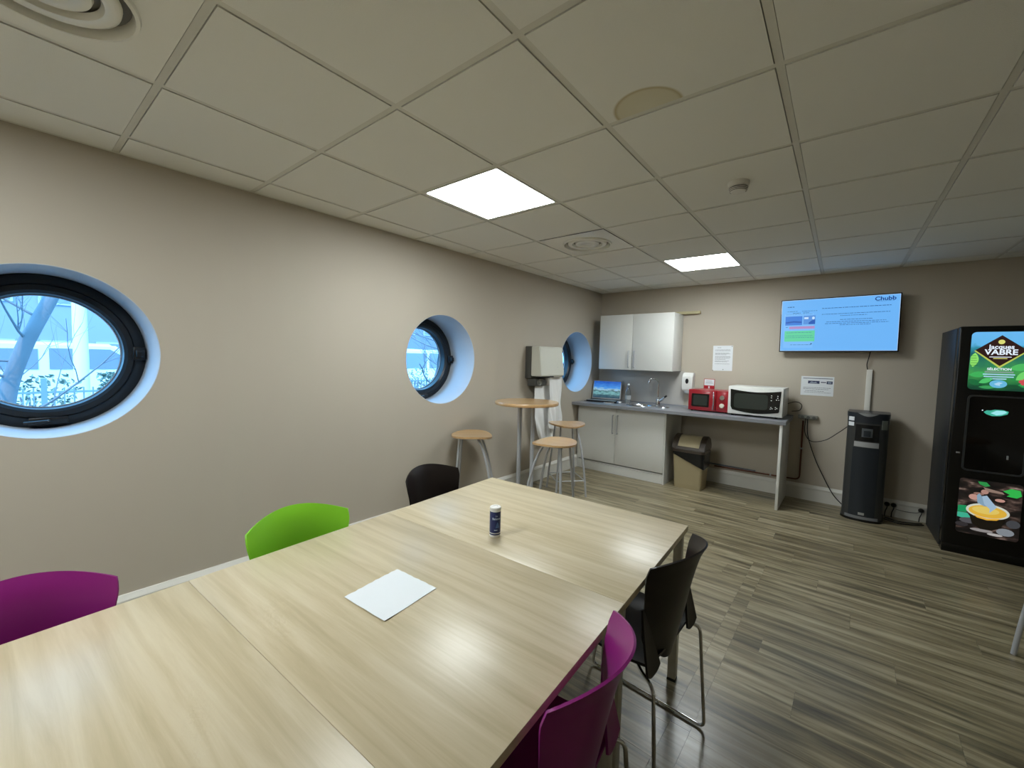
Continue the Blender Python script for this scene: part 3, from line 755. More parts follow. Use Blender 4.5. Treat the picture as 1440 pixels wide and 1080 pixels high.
# ------------------------------------------------------------------ paper towel dispenser on the left wall
t = thing('towel_dispenser', 'white paper towel dispenser with towels hanging, between two round windows', 'dispenser', (0, -1.77, 1.262))
M_disp = mat('cream_dispenser', '#c9c9bd', .22, coat=.2)
obj('back_box', B(.001, .085, .0, .465, -.03, .335, .008), mat('dark_grey_plastic', '#4a4a46', .45), t)
bm = BM(); prism(bm, [(.086, .0), (.215, .022), (.215, .11), (.185, .322), (.172, .334), (.086, .334)], 0, .0, 'y') if 0 else None
prf = [(.086, .0), (.222, .0), (.228, .006), (.222, .06), (.196, .325), (.186, .334), (.086, .334)]
prism(bm, prf, 0.0, .465, 'y'); bmesh.ops.bevel(bm, geom=[e for e in bm.edges], offset=.007, segments=3, affect='EDGES'); obj('cover', bm, M_disp, t)
bm = BM(); box(bm, .20, .2205, .33, .345, .10, .106); cv = obj('lock', bm, M_silver, t)
bm = BM()
for a, b in ((.200, .212), (.215, .232), (.235, .246), (.249, .262)): box(bm, .2085, .2125, a, b, .118, .134)
obj('maker_mark', bm, mat('grey_logo', '#6a6c6a', .5), t, smooth=0, kind='stuff')
obj('lower_housing', B(.02, .14, .02, .22, -.115, -.031, .012), mat('dark_grey_plastic', '#4a4a46', .45), t)
bm = BM(); lathe(bm, [(0, .141), (.03, .141), (.036, .150), (.036, .14)], 24, c=(0, .09, -.07), axis='x'); lathe(bm, [(0, .152), (.012, .152), (.014, .146)], 16, c=(0, .09, -.07), axis='x'); obj('knob', bm, mat('grey_knob', '#7d7d76', .4), t)
# hanging towels
M_tow = mat('towel_paper', '#e4e4e2', .85, bump=.25, bscale=60)
def tow(y0, y1, zt, zb, x0, amp, ph, skew=0, pinch=0):
    def f(u, v):
        wv = 1-pinch*max(0, v-.55)/.45*abs(2*u-1)
        yy = (y0+y1)/2+((y1-y0)/2)*(2*u-1)*wv+skew*v
        z = zt+(zb-zt)*v+.03*math.sin(PI*u)*(v**3)*-1
        x = x0+amp*math.sin(9*u+5*v+ph)*(.3+v)+.012*math.sin(23*u-11*v+ph)*v
        return Vector((x, yy, z))
    bm = BM(); sheet(bm, f, 28, 36, .0012); return bm
tg = 'towels hanging from the dispenser'
tag(obj('paper_towel', tow(-1.52, -1.26, 1.245, .66, .17, .010, 0, .01), M_tow, smooth=80), 'bright front paper towel hanging from the middle of the dispenser', 'paper towel', tg)
tag(obj('paper_towel', tow(-1.72, -1.22, 1.145, .53, .105, .008, 2, .02, .4), M_tow, smooth=80), 'crumpled rear paper towel hanging lowest towards the baseboard', 'paper towel', tg)

# ------------------------------------------------------------------ swing bin
t = thing('swing_bin', 'beige swing top bin with brown lid and black liner under the worktop', 'bin', (1.457, -.42, 0))
M_bei = mat('beige_plastic', '#a39676', .5); M_blid = mat('brown_plastic', '#3a3026', .35)
def frus(bm, w0, d0, z0, w1, d1, z1, r=.03):
    A = [bm.verts.new((x, y_, z0)) for x, y_ in rrect(-w0, w0, -d0, d0, r)]; C3 = [bm.verts.new((x, y_, z1)) for x, y_ in rrect(-w1, w1, -d1, d1, r)]
    k = len(A)
    for i in range(k): bm.faces.new((A[i], A[(i+1) % k], C3[(i+1) % k], C3[i]))
    bm.faces.new(A[::-1]); bm.faces.new(C3)
bm = BM(); frus(bm, .148, .128, 0, .152, .132, .05); frus(bm, .150, .130, .0505, .170, .148, .42); obj('body', bm, M_bei, t, smooth=35)
# liner bag with slanting lower hem
bm = BM(); N = 48; R0 = rrect(-.176, .176, -.154, .154, .04, 11); top_ = []; lo = []; lo2 = []
for (x, y_) in R0:
    zz = .325-.055*(x/.176)-.02*math.sin(9*x)+.008*math.sin(31*x+17*y_)
    lo.append(bm.verts.new((x*.985, y_*.985, zz))); lo2.append(bm.verts.new((x*1.01+.004*math.sin(60*x), y_*1.01, zz+.05))); top_.append(bm.verts.new((x*1.015, y_*1.015, .432)))
k = len(R0)
for i in range(k):
    bm.faces.new((lo[i], lo[(i+1) % k], lo2[(i+1) % k], lo2[i])); bm.faces.new((lo2[i], lo2[(i+1) % k], top_[(i+1) % k], top_[i]))
obj('liner_bag', bm, mat('black_bag', '#0d0e10', .25, bump=.6, bscale=30), t, smooth=60)
bm = BM(); frus(bm, .182, .158, .425, .178, .155, .455, .045); prf = [(-.155, .455), (.155, .455), (.14, .53), (.06, .60), (-.0, .612), (-.035, .608), (-.125, .53)]
obj('lid_rim', bm, M_blid, t, smooth=35)
lp = [(-.155, .456), (.155, .456), (.150, .52), (.11, .58), (.04, .612), (-.02, .612), (-.085, .575), (-.14, .51)]
bm = BM(); prism(bm, lp, -.178, -.118, 'x'); bmesh.ops.bevel(bm, geom=list(bm.edges), offset=.006, segments=2, affect='EDGES'); obj('lid_cheek', bm, M_blid, t)
bm = BM(); prism(bm, lp, .118, .178, 'x'); bmesh.ops.bevel(bm, geom=list(bm.edges), offset=.006, segments=2, affect='EDGES'); obj('lid_cheek', bm, M_blid, t)
bm = BM(); prism(bm, [(-.150, .456), (.15, .456), (.14, .50), (-.13, .50)], -.12, .12, 'x'); obj('lid_front', bm, M_blid, t, smooth=0)
fp = [(-.142, .490), (-.115, .535), (-.07, .577), (-.015, .604), (.04, .602), (.10, .575), (.13, .53), (.118, .525), (.09, .562), (.035, .588), (-.012, .590), (-.06, .566), (-.10, .528), (-.125, .490)]
bm = BM(); prism(bm, fp, -.1155, .1155, 'x'); obj('swing_flap', bm, M_bei, t, smooth=35)

# ------------------------------------------------------------------ television
t = thing('television', 'flat television on the back wall showing a blue page', 'television', (2.70, -.085, 1.882))
t.rotation_euler = (math.radians(1.0), math.radians(-.6), 0)
M_bez = mat('tv_bezel', '#07080b', .3)
obj('housing', B(-.482, .482, -.012, .02, -.279, .279, .004), M_bez, t)
obj('rear_box', B(-.28, .28, .0205, .045, -.2, .16, .01), M_bez, t)
obj('wall_bracket', B(-.12, .12, .0455, .078, -.08, .08), M_bez, t, smooth=0)
def em(name, col, k=1.0): return mat(name, col, .3, emit=k, spec=.2)
def emis(name, col, k=1.0):
    if name in MC: return MC[name]
    m = bpy.data.materials.new(name); m.use_nodes = True; b = m.node_tree.nodes['Principled BSDF']
    b.inputs['Base Color'].default_value = (.004, .004, .004, 1); b.inputs['Roughness'].default_value = .25
    b.inputs['Emission Color'].default_value = hexc(col); b.inputs['Emission Strength'].default_value = k; MC[name] = m; return m
scr = obj('screen', B(-.472, .472, -.0132, -.0121, -.268, .269), emis('screen_blue', '#6db4f6', 1.0), t, smooth=0)
def flat(name, pts, y0, m, parent, th=.0004):
    bm = BM(); prism(bm, pts, y0-th, y0, 'y'); return obj(name, bm, m, parent, smooth=0)
def R4(x0, x1, z0, z1): return [(x0, z0), (x1, z0), (x1, z1), (x0, z1)]
Y1 = -.0133
bm = BM()
for a in ((-.472, .472, -.268, -.2655), (-.472, .472, .2665, .269), (-.472, -.4695, -.2655, .2665), (.4695, .472, -.2655, .2665)): prism(bm, R4(*a), Y1-.0003, Y1, 'y')
obj('bright_border', bm, emis('screen_white', '#c6e2ff', 1), scr, smooth=0)
flat('side_panel', R4(-.445, -.185, -.235, .125), Y1, emis('screen_pale', '#79bbf8', 1), scr)
Y2 = -.0138
flat('blue_picture', R4(-.435, -.285, .005, .100), Y2, emis('screen_mid_blue', '#3f7fd8', 1), scr)
flat('blue_picture', R4(-.275, -.172, .010, .103), Y2, emis('screen_mid_blue2', '#5a93dc', 1), scr)
flat('picture_detail', [(-.43, .04), (-.36, .05), (-.29, .042), (-.29, .028), (-.36, .034), (-.43, .025)], Y2-.0005, emis('screen_deep', '#2a5cb4', 1), scr)
flat('picture_detail', R4(-.268, -.232, .066, .086), Y2-.0005, emis('screen_white', '#c6e2ff', 1), scr)
flat('picture_detail', [(-.228, .012), (-.174, .012), (-.174, .06), (-.2, .052), (-.228, .03)], Y2-.0005, emis('screen_deep', '#2a5cb4', 1), scr)
flat('picture_detail', ell(-.19, .075, .012, .014, 12), Y2-.0005, emis('screen_white', '#c6e2ff', 1), scr)
flat('pink_banner', R4(-.398, -.175, -.035, -.008), Y2, emis('screen_pink', '#b08cc4', 1), scr)
flat('green_box', R4(-.437, -.172, -.168, -.055), Y2, emis('screen_green', '#62d0a0', 1), scr)
bm = BM()
def dash(x0, x1, z, th):
    x = x0
    while x < x1:
        e = min(x1, x+random.uniform(.008, .03)); prism(bm, R4(x, e, z, z+th), Y2-.0012, Y2-.0008, 'y'); x = e+random.uniform(.003, .006)
for a in ((-.12, .41, .165, .006), (-.12, .405, .105, .005), (.03, .24, .085, .005), (.03, .28, .045, .005), (-.08, .38, .025, .005), (-.09, .40, .008, .005), (.03, .27, -.008, .005),
          (-.42, -.33, .150, .004), (-.29, -.16, .148, .004), (-.37, -.30, .13, .005), (-.28, -.23, .13, .005), (-.43, -.2, .118, .002), (-.43, -.41, -.018, .004),
          (-.42, -.20, -.075, .003), (-.42, -.19, -.11, .003), (-.43, -.18, -.128, .003), (-.38, -.20, -.205, .004), (-.205, -.19, -.2, .012), (-.42, -.36, .195, .008), (.30, .43, .208, .002)): dash(*a)
obj('text_lines', bm, emis('screen_ink', '#2f5f9e', 1), scr, smooth=0, kind='stuff')
text('lettering', 'Chubb', .052, emis('screen_navy', '#123a86', 1), scr, (.365, Y2, .232), (PI/2, 0, 0), off=.0012, sx=1.1)
# cable and trunking
bm = BM(); tube(bm, spline([(2.985, -.02, 1.62), (2.975, -.03, 1.55), (2.965, -.022, 1.48), (2.975, -.015, 1.42)]), .004, 8)
tag(obj('television_cable', bm, M_blackp), 'black cable hanging from the television into the white trunking', 'cable')
tag(obj('cable_trunking', B(2.968, 3.012, -.022, -.001, .17, 1.43, .002), M_white), 'vertical white cable trunking below the television', 'trunking')

# ------------------------------------------------------------------ water cooler
t = thing('water_cooler', 'dark grey floor standing water cooler against the back wall', 'water cooler', (3.01, -.06, 0), math.radians(-2))
M_cool = mat('cooler_front', '#20262d', .3); M_cside = mat('cooler_side', '#3a3b3a', .4)
def cool_out(w_, d, bulge, n=16):
    return [(-w_, 0), (w_, 0), (w_, -d)]+[(w_*math.cos(PI*k/n), -d-bulge*math.sin(PI*k/n)) for k in range(1, n)]+[(-w_, -d)]
bm = BM(); prism(bm, cool_out(.150, .255, .085), .02, .985); obj('body', bm, M_cside, t, smooth=35)
bm = BM(); prism(bm, cool_out(.155, .26, .09), .985, 1.025); prism(bm, cool_out(.152, .257, .086), .93, .985); obj('top_cap', bm, M_cool, t, smooth=35)
bm = BM(); prism(bm, cool_out(.157, .262, .10), .0, .02); obj('base', bm, M_blackp, t, smooth=35)
def curve_panel(x0, x1, z0, z1, off, n=10):
    bm = BM()
    def f(u, v):
        x = x0+(x1-x0)*u; s = math.sqrt(max(0, 1-(x/.15)**2)); return Vector((x, -.255-.085*s-off, z0+(z1-z0)*v))
    sheet(bm, f, n, 2, .004); return bm
obj('front_panel', curve_panel(-.095, .095, .045, .70, .003), M_cool, t, smooth=40)
obj('dispensing_recess', curve_panel(-.085, .085, .76, .915, .002), mat('recess_black', '#0b0d10', .25), t, smooth=40)
obj('silver_band', curve_panel(-.088, .088, .705, .752, .005), M_silver, t, smooth=40)
tp = obj('tap_surround', curve_panel(-.038, .040, .80, .88, .006), mat('dark_silver', '#5d6266', .35, .5), t, smooth=40)
obj('tap_lever', curve_panel(-.024, .026, .806, .862, .012), M_cool, tp, smooth=40)
obj('foot_panel', curve_panel(-.12, .12, .018, .045, .006), mat('foot_grey', '#7b7c7e', .4), t, smooth=40)
obj('badge', curve_panel(-.022, .022, .060, .082, .0065), M_silver, t, smooth=40)
for z_ in (.945, .895): obj('white_label', curve_panel(-.138, -.098, z_, z_+.036, .007), M_paper, t, smooth=40)
obj('grey_sticker', curve_panel(.10, .138, .88, .965, .007), mat('sticker_grey', '#6f756f', .5), t, smooth=40)
bm = BM()
def tf(u, v):
    x = -.075+.15*u; s = math.sqrt(1-(x/.155)**2); return Vector((x, -.26-.091*s, 1.023-(.028*math.sin(PI*u)+.001)*v))
sheet(bm, tf, 12, 3, .002); obj('top_crescent', bm, mat('light_silver', '#8d9091', .35, .3), t, smooth=40)

# ------------------------------------------------------------------ vending machine
VX0, VX1, VY, VH = 0, .60, -.64, 1.787
t = thing('vending_machine', 'tall black coffee vending machine with lit picture panels', 'vending machine', (3.462, -.125, 0), math.radians(2.0))
M_vside = mat('vending_side', '#24272a', .45, bump=.2, bscale=500); M_vfr = mat('vending_black', '#070809', .22)
obj('cabinet', B(0, VX1, VY+.09, 0, .02, VH-.008, .004), M_vside, t)
bm = BM(); box(bm, 0.002, VX1, VY, VY+.088, .07, VH, .012, 3); door = obj('door', bm, M_vfr, t)
obj('plinth', B(.01, VX1-.01, VY+.02, VY+.088, 0, .0695, .002), M_vfr, t)
for xx in (.03, .57):
    for yy_ in (VY+.12, -.03):
        bm = BM(); cyl(bm, (xx, yy_, 0), (xx, yy_, .02), .02); obj('foot', bm, M_blackp, t)
fy = VY-.0005
# upper lit panel with layered printed picture
bm = BM(); prism(bm, rrect(.068, .395, 1.303, 1.742, .028), fy-.003, fy, 'y')
def banner_mat():
    m = bpy.data.materials.new('lit_landscape'); m.use_nodes = True; n = m.node_tree; b = n.nodes['Principled BSDF']
    tc = n.nodes.new('ShaderNodeTexCoord'); sp = n.nodes.new('ShaderNodeSeparateXYZ'); n.links.new(tc.outputs['Generated'], sp.inputs[0])
    no = n.nodes.new('ShaderNodeTexNoise'); no.inputs['Scale'].default_value = 3.2; no.inputs['Detail'].default_value = 5; n.links.new(tc.outputs['Generated'], no.inputs['Vector'])
    a = n.nodes.new('ShaderNodeMath'); a.operation = 'MULTIPLY_ADD'; a.inputs[1].default_value = .42; a.inputs[2].default_value = -.21; n.links.new(no.outputs['Fac'], a.inputs[0])
    s = n.nodes.new('ShaderNodeMath'); n.links.new(sp.outputs['Z'], s.inputs[0]); n.links.new(a.outputs[0], s.inputs[1])
    r = ramp(n, [(0, '#0c3f2c'), (.15, '#1e6b3a'), (.3, '#3f9a4e'), (.45, '#2b7a57'), (.62, '#155a5c'), (.74, '#2f8aa0'), (.80, '#5fb4e6'), (1, '#69b7f0')]); n.links.new(s.outputs[0], r.inputs[0])
    b.inputs['Base Color'].default_value = (.01, .01, .01, 1); n.links.new(r.outputs[0], b.inputs['Emission Color']); b.inputs['Emission Strength'].default_value = 1.0
    return m
up_ = obj('lit_sign', bm, banner_mat(), door, smooth=0)
# outline strip of the panel
cxs, czs = .222, 1.598
def vflat(name, pts, lvl, col, mn, k=1.0): return flat(name, pts, fy-.003-.0006*lvl, emis(mn, col, k), up_, .0004)
vflat('diamond_edge', [(cxs-.135, czs+.0), (cxs, czs-.128), (cxs+.135, czs), (cxs, czs+.112)], 1, '#b9c45a', 'gold_edge')
vflat('diamond', [(cxs-.130, czs+.006), (cxs, czs-.112), (cxs+.130, czs+.006), (cxs, czs+.118)], 2, '#2e1a18', 'diamond_brown')
vflat('emblem', ell(cxs, czs+.068, .017, .017, 20), 3, '#d9d977', 'emblem_gold')
text('lettering', 'Jacques', .045, emis('sign_white', '#e6f2ff'), up_, (cxs+.002, fy-.0055, czs+.030), (PI/2, 0, 0), off=.001, sx=.95)
text('lettering', 'VABRE', .056, emis('sign_white', '#e6f2ff'), up_, (cxs+.002, fy-.0055, czs-.010), (PI/2, 0, 0), off=.0014, sx=1.0)
vflat('white_rule', R4(cxs-.055, cxs+.055, czs-.047, czs-.042), 3, '#e6f2ff', 'sign_white')
vflat('gold_rule', R4(cxs-.035, cxs+.035, czs-.058, czs-.053), 3, '#d9d977', 'emblem_gold')
text('lettering', 'SÉLECTION', .024, emis('sign_white', '#e6f2ff'), up_, (cxs, fy-.0055, 1.462), (PI/2, 0, 0), off=.0006)
vflat('text_band', R4(cxs-.072, cxs+.072, 1.434, 1.447), 2, '#7d9c8e', 'band_grey')
for zz, hw in ((1.419, .080), (1.402, .075), (1.386, .04)): vflat('pale_rule', R4(cxs-hw, cxs+hw, zz, zz+.008), 3, '#a9d4ee', 'sign_pale')
vflat('round_badge', ell(cxs+.002, 1.352, .044, .03, 28), 3, '#66b6dc', 'badge_blue')
vflat('badge_mark', [(cxs-.02, 1.352), (cxs+.004, 1.366), (cxs+.026, 1.360), (cxs+.01, 1.350), (cxs+.012, 1.338), (cxs-.008, 1.342)], 4, '#a9d4ee', 'sign_pale')
def leaf(cx, cz, L, Wd, ang, lvl, col, mn, parent=None):
    P = []
    for k in range(9): s = k/8; P.append((s*L-L/2, Wd*math.sin(PI*s)**.8))
    for k in range(7, 0, -1): s = k/8; P.append((s*L-L/2, -Wd*math.sin(PI*s)**.8))
    c_, s_ = math.cos(ang), math.sin(ang)
    pts_ = [(min(.392, max(.071, cx+a*c_-b*s_)), max(1.308, cz+a*s_+b*c_)) for a, b in P]
    vflat('leaf', pts_, lvl, col, mn)
for q in (( .090, 1.53, .11, .024, 1.5, 1, '#8fe06a', 'leaf_light'), (.12, 1.42, .10, .022, .1, 2, '#3fae5a', 'leaf_mid'), (.16, 1.375, .08, .018, .5, 3, '#4fc06a', 'leaf_mid2'), (.10, 1.36, .07, .02, -.6, 1, '#1c6a3c', 'leaf_dark'),
          (.33, 1.48, .12, .026, .2, 1, '#4db860', 'leaf_mid3'), (.35, 1.42, .11, .028, .7, 2, '#6fd06a', 'leaf_light2'), (.30, 1.40, .09, .02, 2.5, 1, '#2b8a48', 'leaf_dark2'), (.36, 1.35, .08, .02, .1, 1, '#2f9a50', 'leaf_mid4'), (.29, 1.335, .1, .014, .1, 1, '#164f30', 'leaf_deep'), (.17, 1.325, .09, .012, 0, 1, '#3a9a58', 'leaf_mid5')): leaf(*q)
bm = BM()
for k in range(5): prism(bm, R4(.073, .112-.003*k, 1.488+k*.018, 1.491+k*.018), fy-.0046, fy-.0042, 'y')
obj('leaf_veins', bm, emis('vein_dark', '#1d5f2f'), up_, smooth=0)
for cx_, cz_, r_ in ((.335, 1.375, .013), (.352, 1.385, .012), (.362, 1.368, .013), (.345, 1.36, .012), (.375, 1.38, .011), (.375, 1.325, .014), (.388, 1.33, .01)): vflat('cherry', ell(cx_, cz_, r_, r_, 14), 4, '#c84a50', 'cherry_red')
# delivery window frame
def ringprism(outer, inner, y0, y1):
    bm = BM(); k = len(outer)
    o0 = [bm.verts.new((a, y0, b)) for a, b in outer]; i0 = [bm.verts.new((a, y0, b)) for a, b in inner]; o1 = [bm.verts.new((a, y1, b)) for a, b in outer]; i1 = [bm.verts.new((a, y1, b)) for a, b in inner]
    for i in range(k):
        j = (i+1) % k; bm.faces.new((o0[i], o0[j], i0[j], i0[i])); bm.faces.new((o1[i], i1[i], i1[j], o1[j])); bm.faces.new((o0[i], o1[i], o1[j], o0[j])); bm.faces.new((i0[i], i0[j], i1[j], i1[i]))
    return bm
obj('hatch_frame', ringprism(rrect(.075, .395, .672, 1.262, .03), rrect(.087, .383, .684, 1.250, .022), fy-.006, fy), mat('hatch_grey', '#4c4f52', .3, .6), door, smooth=40)
bm = BM(); prism(bm, rrect(.0875, .3825, .6845, 1.2495, .0215), fy-.003, fy, 'y'); hatch = obj('hatch_glass', bm, mat('hatch_black', '#020203', .08), door, smooth=0)
# lit cup window glow
def gl_(name, pts, lvl, col, mn): return flat(name, pts, fy-.0031-.0006*lvl, emis(mn, col), hatch, .0004)
gl_('lit_spot', [(.165, 1.135), (.18, 1.12), (.21, 1.108), (.25, 1.112), (.285, 1.128), (.290, 1.148), (.26, 1.158), (.22, 1.158), (.2, 1.15), (.18, 1.15)], 1, '#3fae96', 'spot_teal')
gl_('lit_spot', [(.20, 1.13), (.23, 1.116), (.26, 1.124), (.282, 1.14), (.27, 1.152), (.23, 1.152)], 2, '#9be3ea', 'spot_cyan')
gl_('lit_spot', ell(.158, 1.148, .004, .004, 10), 2, '#e6f2ff', 'sign_white')
obj('hatch_knob', B(.300, .310, fy-.012, fy-.0036, .79, .82, .002), M_silver, hatch)
obj('lock', B(.040, .062, fy-.006, fy, .80, .812, .002), M_silver, door)
# lower lit picture: cup of coffee among beans
bm = BM(); prism(bm, rrect(.075, .398, .182, .612, .02), fy-.003, fy, 'y')
def bean_mat():
    m = bpy.data.materials.new('lit_beans'); m.use_nodes = True; n = m.node_tree; b = n.nodes['Principled BSDF']
    tc = n.nodes.new('ShaderNodeTexCoord'); mp = n.nodes.new('ShaderNodeMapping'); mp.inputs['Rotation'].default_value = (0, -.7, 0); mp.inputs['Scale'].default_value = (7, 1, 18); n.links.new(tc.outputs['Object'], mp.inputs[0])
    no = n.nodes.new('ShaderNodeTexNoise'); no.inputs['Scale'].default_value = 1.3; no.inputs['Detail'].default_value = 4; n.links.new(mp.outputs[0], no.inputs['Vector'])
    r = ramp(n, [(.38, '#060404'), (.52, '#1c1412'), (.60, '#4a3a34'), (.67, '#8f7a70'), (.78, '#c9b3a8')]); n.links.new(no.outputs['Fac'], r.inputs[0])
    b.inputs['Base Color'].default_value = (.01, .01, .01, 1); n.links.new(r.outputs[0], b.inputs['Emission Color']); b.inputs['Emission Strength'].default_value = .8
    return m
up_ = obj('lit_picture', bm, bean_mat(), door, smooth=0)
cu, cz = .232, .36
vflat('bean', ell(.14, .285, .05, .022, 16), 1, '#4d4c50', 'bean_grey'); vflat('bean', ell(.33, .24, .045, .028, 16), 1, '#7c8288', 'bean_light'); vflat('bean', ell(.365, .31, .035, .03, 16), 1, '#3f4145', 'bean_dark')
vflat('bean', ell(.105, .25, .035, .018, 16), 2, '#2f2c2e', 'bean_dark2'); vflat('bean', ell(.21, .225, .06, .012, 16), 2, '#8a8685', 'bean_pale'); vflat('bean', ell(.28, .208, .04, .01, 16), 2, '#a9a6a4', 'bean_pale2')
vflat('leaf', [(.077, .395), (.12, .40), (.14, .375), (.12, .345), (.077, .345)], 1, '#178a55', 'leaf_b1'); vflat('leaf', [(.077, .342), (.13, .342), (.15, .31), (.10, .30), (.077, .305)], 1, '#3aa98a', 'leaf_b2')
vflat('leaf', [(.30, .55), (.34, .575), (.385, .57), (.394, .53), (.37, .51), (.32, .515), (.335, .53)], 1, '#2fae4a', 'leaf_b3'); vflat('leaf', [(.17, .60), (.215, .60), (.235, .575), (.21, .565), (.18, .58)], 1, '#2a8a45', 'leaf_b4')
vflat('hand', ell(.155, .475, .026, .022, 14), 1, '#b98c80', 'skin_1'); vflat('hand', ell(.21, .525, .02, .018, 14), 1, '#a98276', 'skin_2'); vflat('hand', ell(.29, .475, .026, .012, 14), 1, '#b48a7e', 'skin_1'); vflat('hand', ell(.18, .505, .028, .01, 14), 1, '#8c6b60', 'skin_3'); vflat('hand', [(.20, .56), (.30, .54), (.31, .525), (.22, .53)], 1, '#8a7468', 'skin_4')
vflat('cup_body', [(cu-.098, cz), (cu-.075, cz-.09), (cu-.03, cz-.125), (cu+.03, cz-.125), (cu+.075, cz-.09), (cu+.098, cz)], 3, '#14100a', 'cup_dark')
vflat('cup_rim', ell(cu, cz+.018, .112, .058, 36), 4, '#c4c9bb', 'rim_pale')
vflat('coffee', ell(cu, cz+.016, .098, .046, 36), 5, '#d6a93a', 'coffee_amber')
vflat('coffee_shine', ell(cu-.01, cz+.024, .070, .028, 30), 6, '#d9bf60', 'coffee_light'); vflat('cup_glow', [(cu-.07, cz-.022), (cu, cz-.036), (cu+.07, cz-.022), (cu+.05, cz-.04), (cu, cz-.05), (cu-.05, cz-.04)], 5, '#e0a838', 'coffee_glow')
vflat('steam', [(cu-.055, .435), (cu-.062, .49), (cu-.05, .51), (cu-.03, .48), (cu-.01, .455), (cu+.02, .42), (cu-.02, .415)], 7, '#7f9bb0', 'steam_1'); vflat('steam', [(cu-.02, .43), (cu-.035, .49), (cu-.01, .50), (cu+.02, .455), (cu+.045, .42), (cu+.01, .37), (cu+.01, .40)], 8, '#98b2c8', 'steam_2')
# right-hand selection area, outside the frame of view
bm = BM()
for k in range(6): box(bm, .45, .55, fy-.005, fy, 1.42-k*.06, 1.45-k*.06, .002)
obj('selection_keys', bm, mat('key_grey2', '#3a3c3f', .4), door)

# ------------------------------------------------------------------ pipes, plugs and cables along the back wall
M_cop = mat('aged_copper', '#5e3526', .42, .7)
bm = BM(); tube(bm, fillet([(2.477, -.03, .86), (2.477, -.03, .212), (1.62, -.03, .205)], .05, 8), .008, 10)
cp = tag(obj('copper_pipe', bm, M_cop), 'copper pipe running down the wall and along above the baseboard', 'pipe')
bm = BM(); box(bm, 2.462, 2.492, -.041, -.001, .55, .565, .002); box(bm, 2.20, 2.215, -.041, -.001, .19, .225, .002); obj('pipe_clip', bm, M_silver, cp)
bm = BM(); tube(bm, [(1.22, -.032, .232), (2.06, -.032, .225)], .010, 10); tag(obj('grey_pipe', bm, mat('grey_pipe_paint', '#575d63', .4)), 'grey pipe above the baseboard behind the bin', 'pipe')
t = thing('socket_block', 'grey extension socket on the wall at the worktop end', 'socket', (2.53, 0, .90))
obj('housing', B(-.10, .07, -.04, -.001, -.02, .022, .004), mat('socket_grey', '#77776f', .5), t)
for x in (-.06, -.01, .04):
    bm = BM(); cyl(bm, (x, -.0405, .0), (x, -.046, 0), .016, 16); obj('outlet', bm, mat('socket_dark', '#4b4b46', .5), t)
bm = BM(); tube(bm, spline([(2.30, -.09, 1.02), (2.40, -.06, 1.06), (2.455, -.045, 1.03), (2.44, -.05, .97), (2.37, -.06, .955)]), .004, 8)
tag(obj('oven_cable', bm, M_blackp), 'short black cable looping from the back of the white microwave', 'cable')
bm = BM(); tube(bm, spline([(2.50, -.05, .89), (2.50, -.052, .74), (2.56, -.05, .65), (2.68, -.05, .68), (2.78, -.055, .77), (2.855, -.07, .85)]), .004, 8)
tag(obj('power_cable', bm, M_blackp), 'thin cable sagging from the socket across to the water cooler', 'cable')
bm = BM(); tube(bm, spline([(2.515, -.05, .885), (2.53, -.055, .70), (2.60, -.055, .48), (2.68, -.055, .30), (2.77, -.06, .13), (2.85, -.09, .045)]), .0045, 8)
tag(obj('power_cable', bm, M_blackp), 'thin cable hanging from the socket down to the cooler foot', 'cable')
for (x, z, lb) in ((3.195, .118, 'black plug nearest the water cooler on the baseboard'), (3.243, .118, 'second black plug to the right of the cooler'), (3.435, .112, 'black plug just beside the vending machine')):
    q = thing('plug', lb, 'plug', (x, -.024, z), 0, 'black plugs on the baseboard')
    bm = BM(); lathe(bm, [(0, -.0015), (.021, -.0015), (.021, -.016), (.013, -.034), (.008, -.040), (0, -.040)], 20, axis='y'); obj('body', bm, M_blackp, q, smooth=40)
    bm = BM(); tube(bm, spline([(0, -.036, -.002), (.0, -.050, -.02), (-.012, -.056, -.06), (-.015, -.062, -z+.012)]), .004, 8); obj('lead', bm, M_blackp, q)
bm = BM(); tube(bm, spline([(3.18, -.12, .008), (3.27, -.17, .007), (3.36, -.15, .007), (3.44, -.10, .007)]), .005, 8); tag(obj('floor_cable', bm, M_blackp), 'black cable lying on the floor between cooler and vending machine', 'cable')
bm = BM(); tube(bm, spline([(3.17, -.20, .012), (3.27, -.235, .006), (3.36, -.20, .006), (3.45, -.13, .006)]), .005, 8); tag(obj('floor_cable', bm, M_blackp), 'second black cable looped slightly nearer the viewer on the floor', 'cable')
bm = BM(); tube(bm, spline([(3.26, -.0415, .085), (3.33, -.04, .078), (3.40, -.042, .085), (3.425, -.05, .10)]), .003, 8); tag(obj('wall_cable', bm, mat('grey_cable', '#6f6f6c', .5)), 'thin grey cable stretched along the baseboard between the plugs', 'cable')

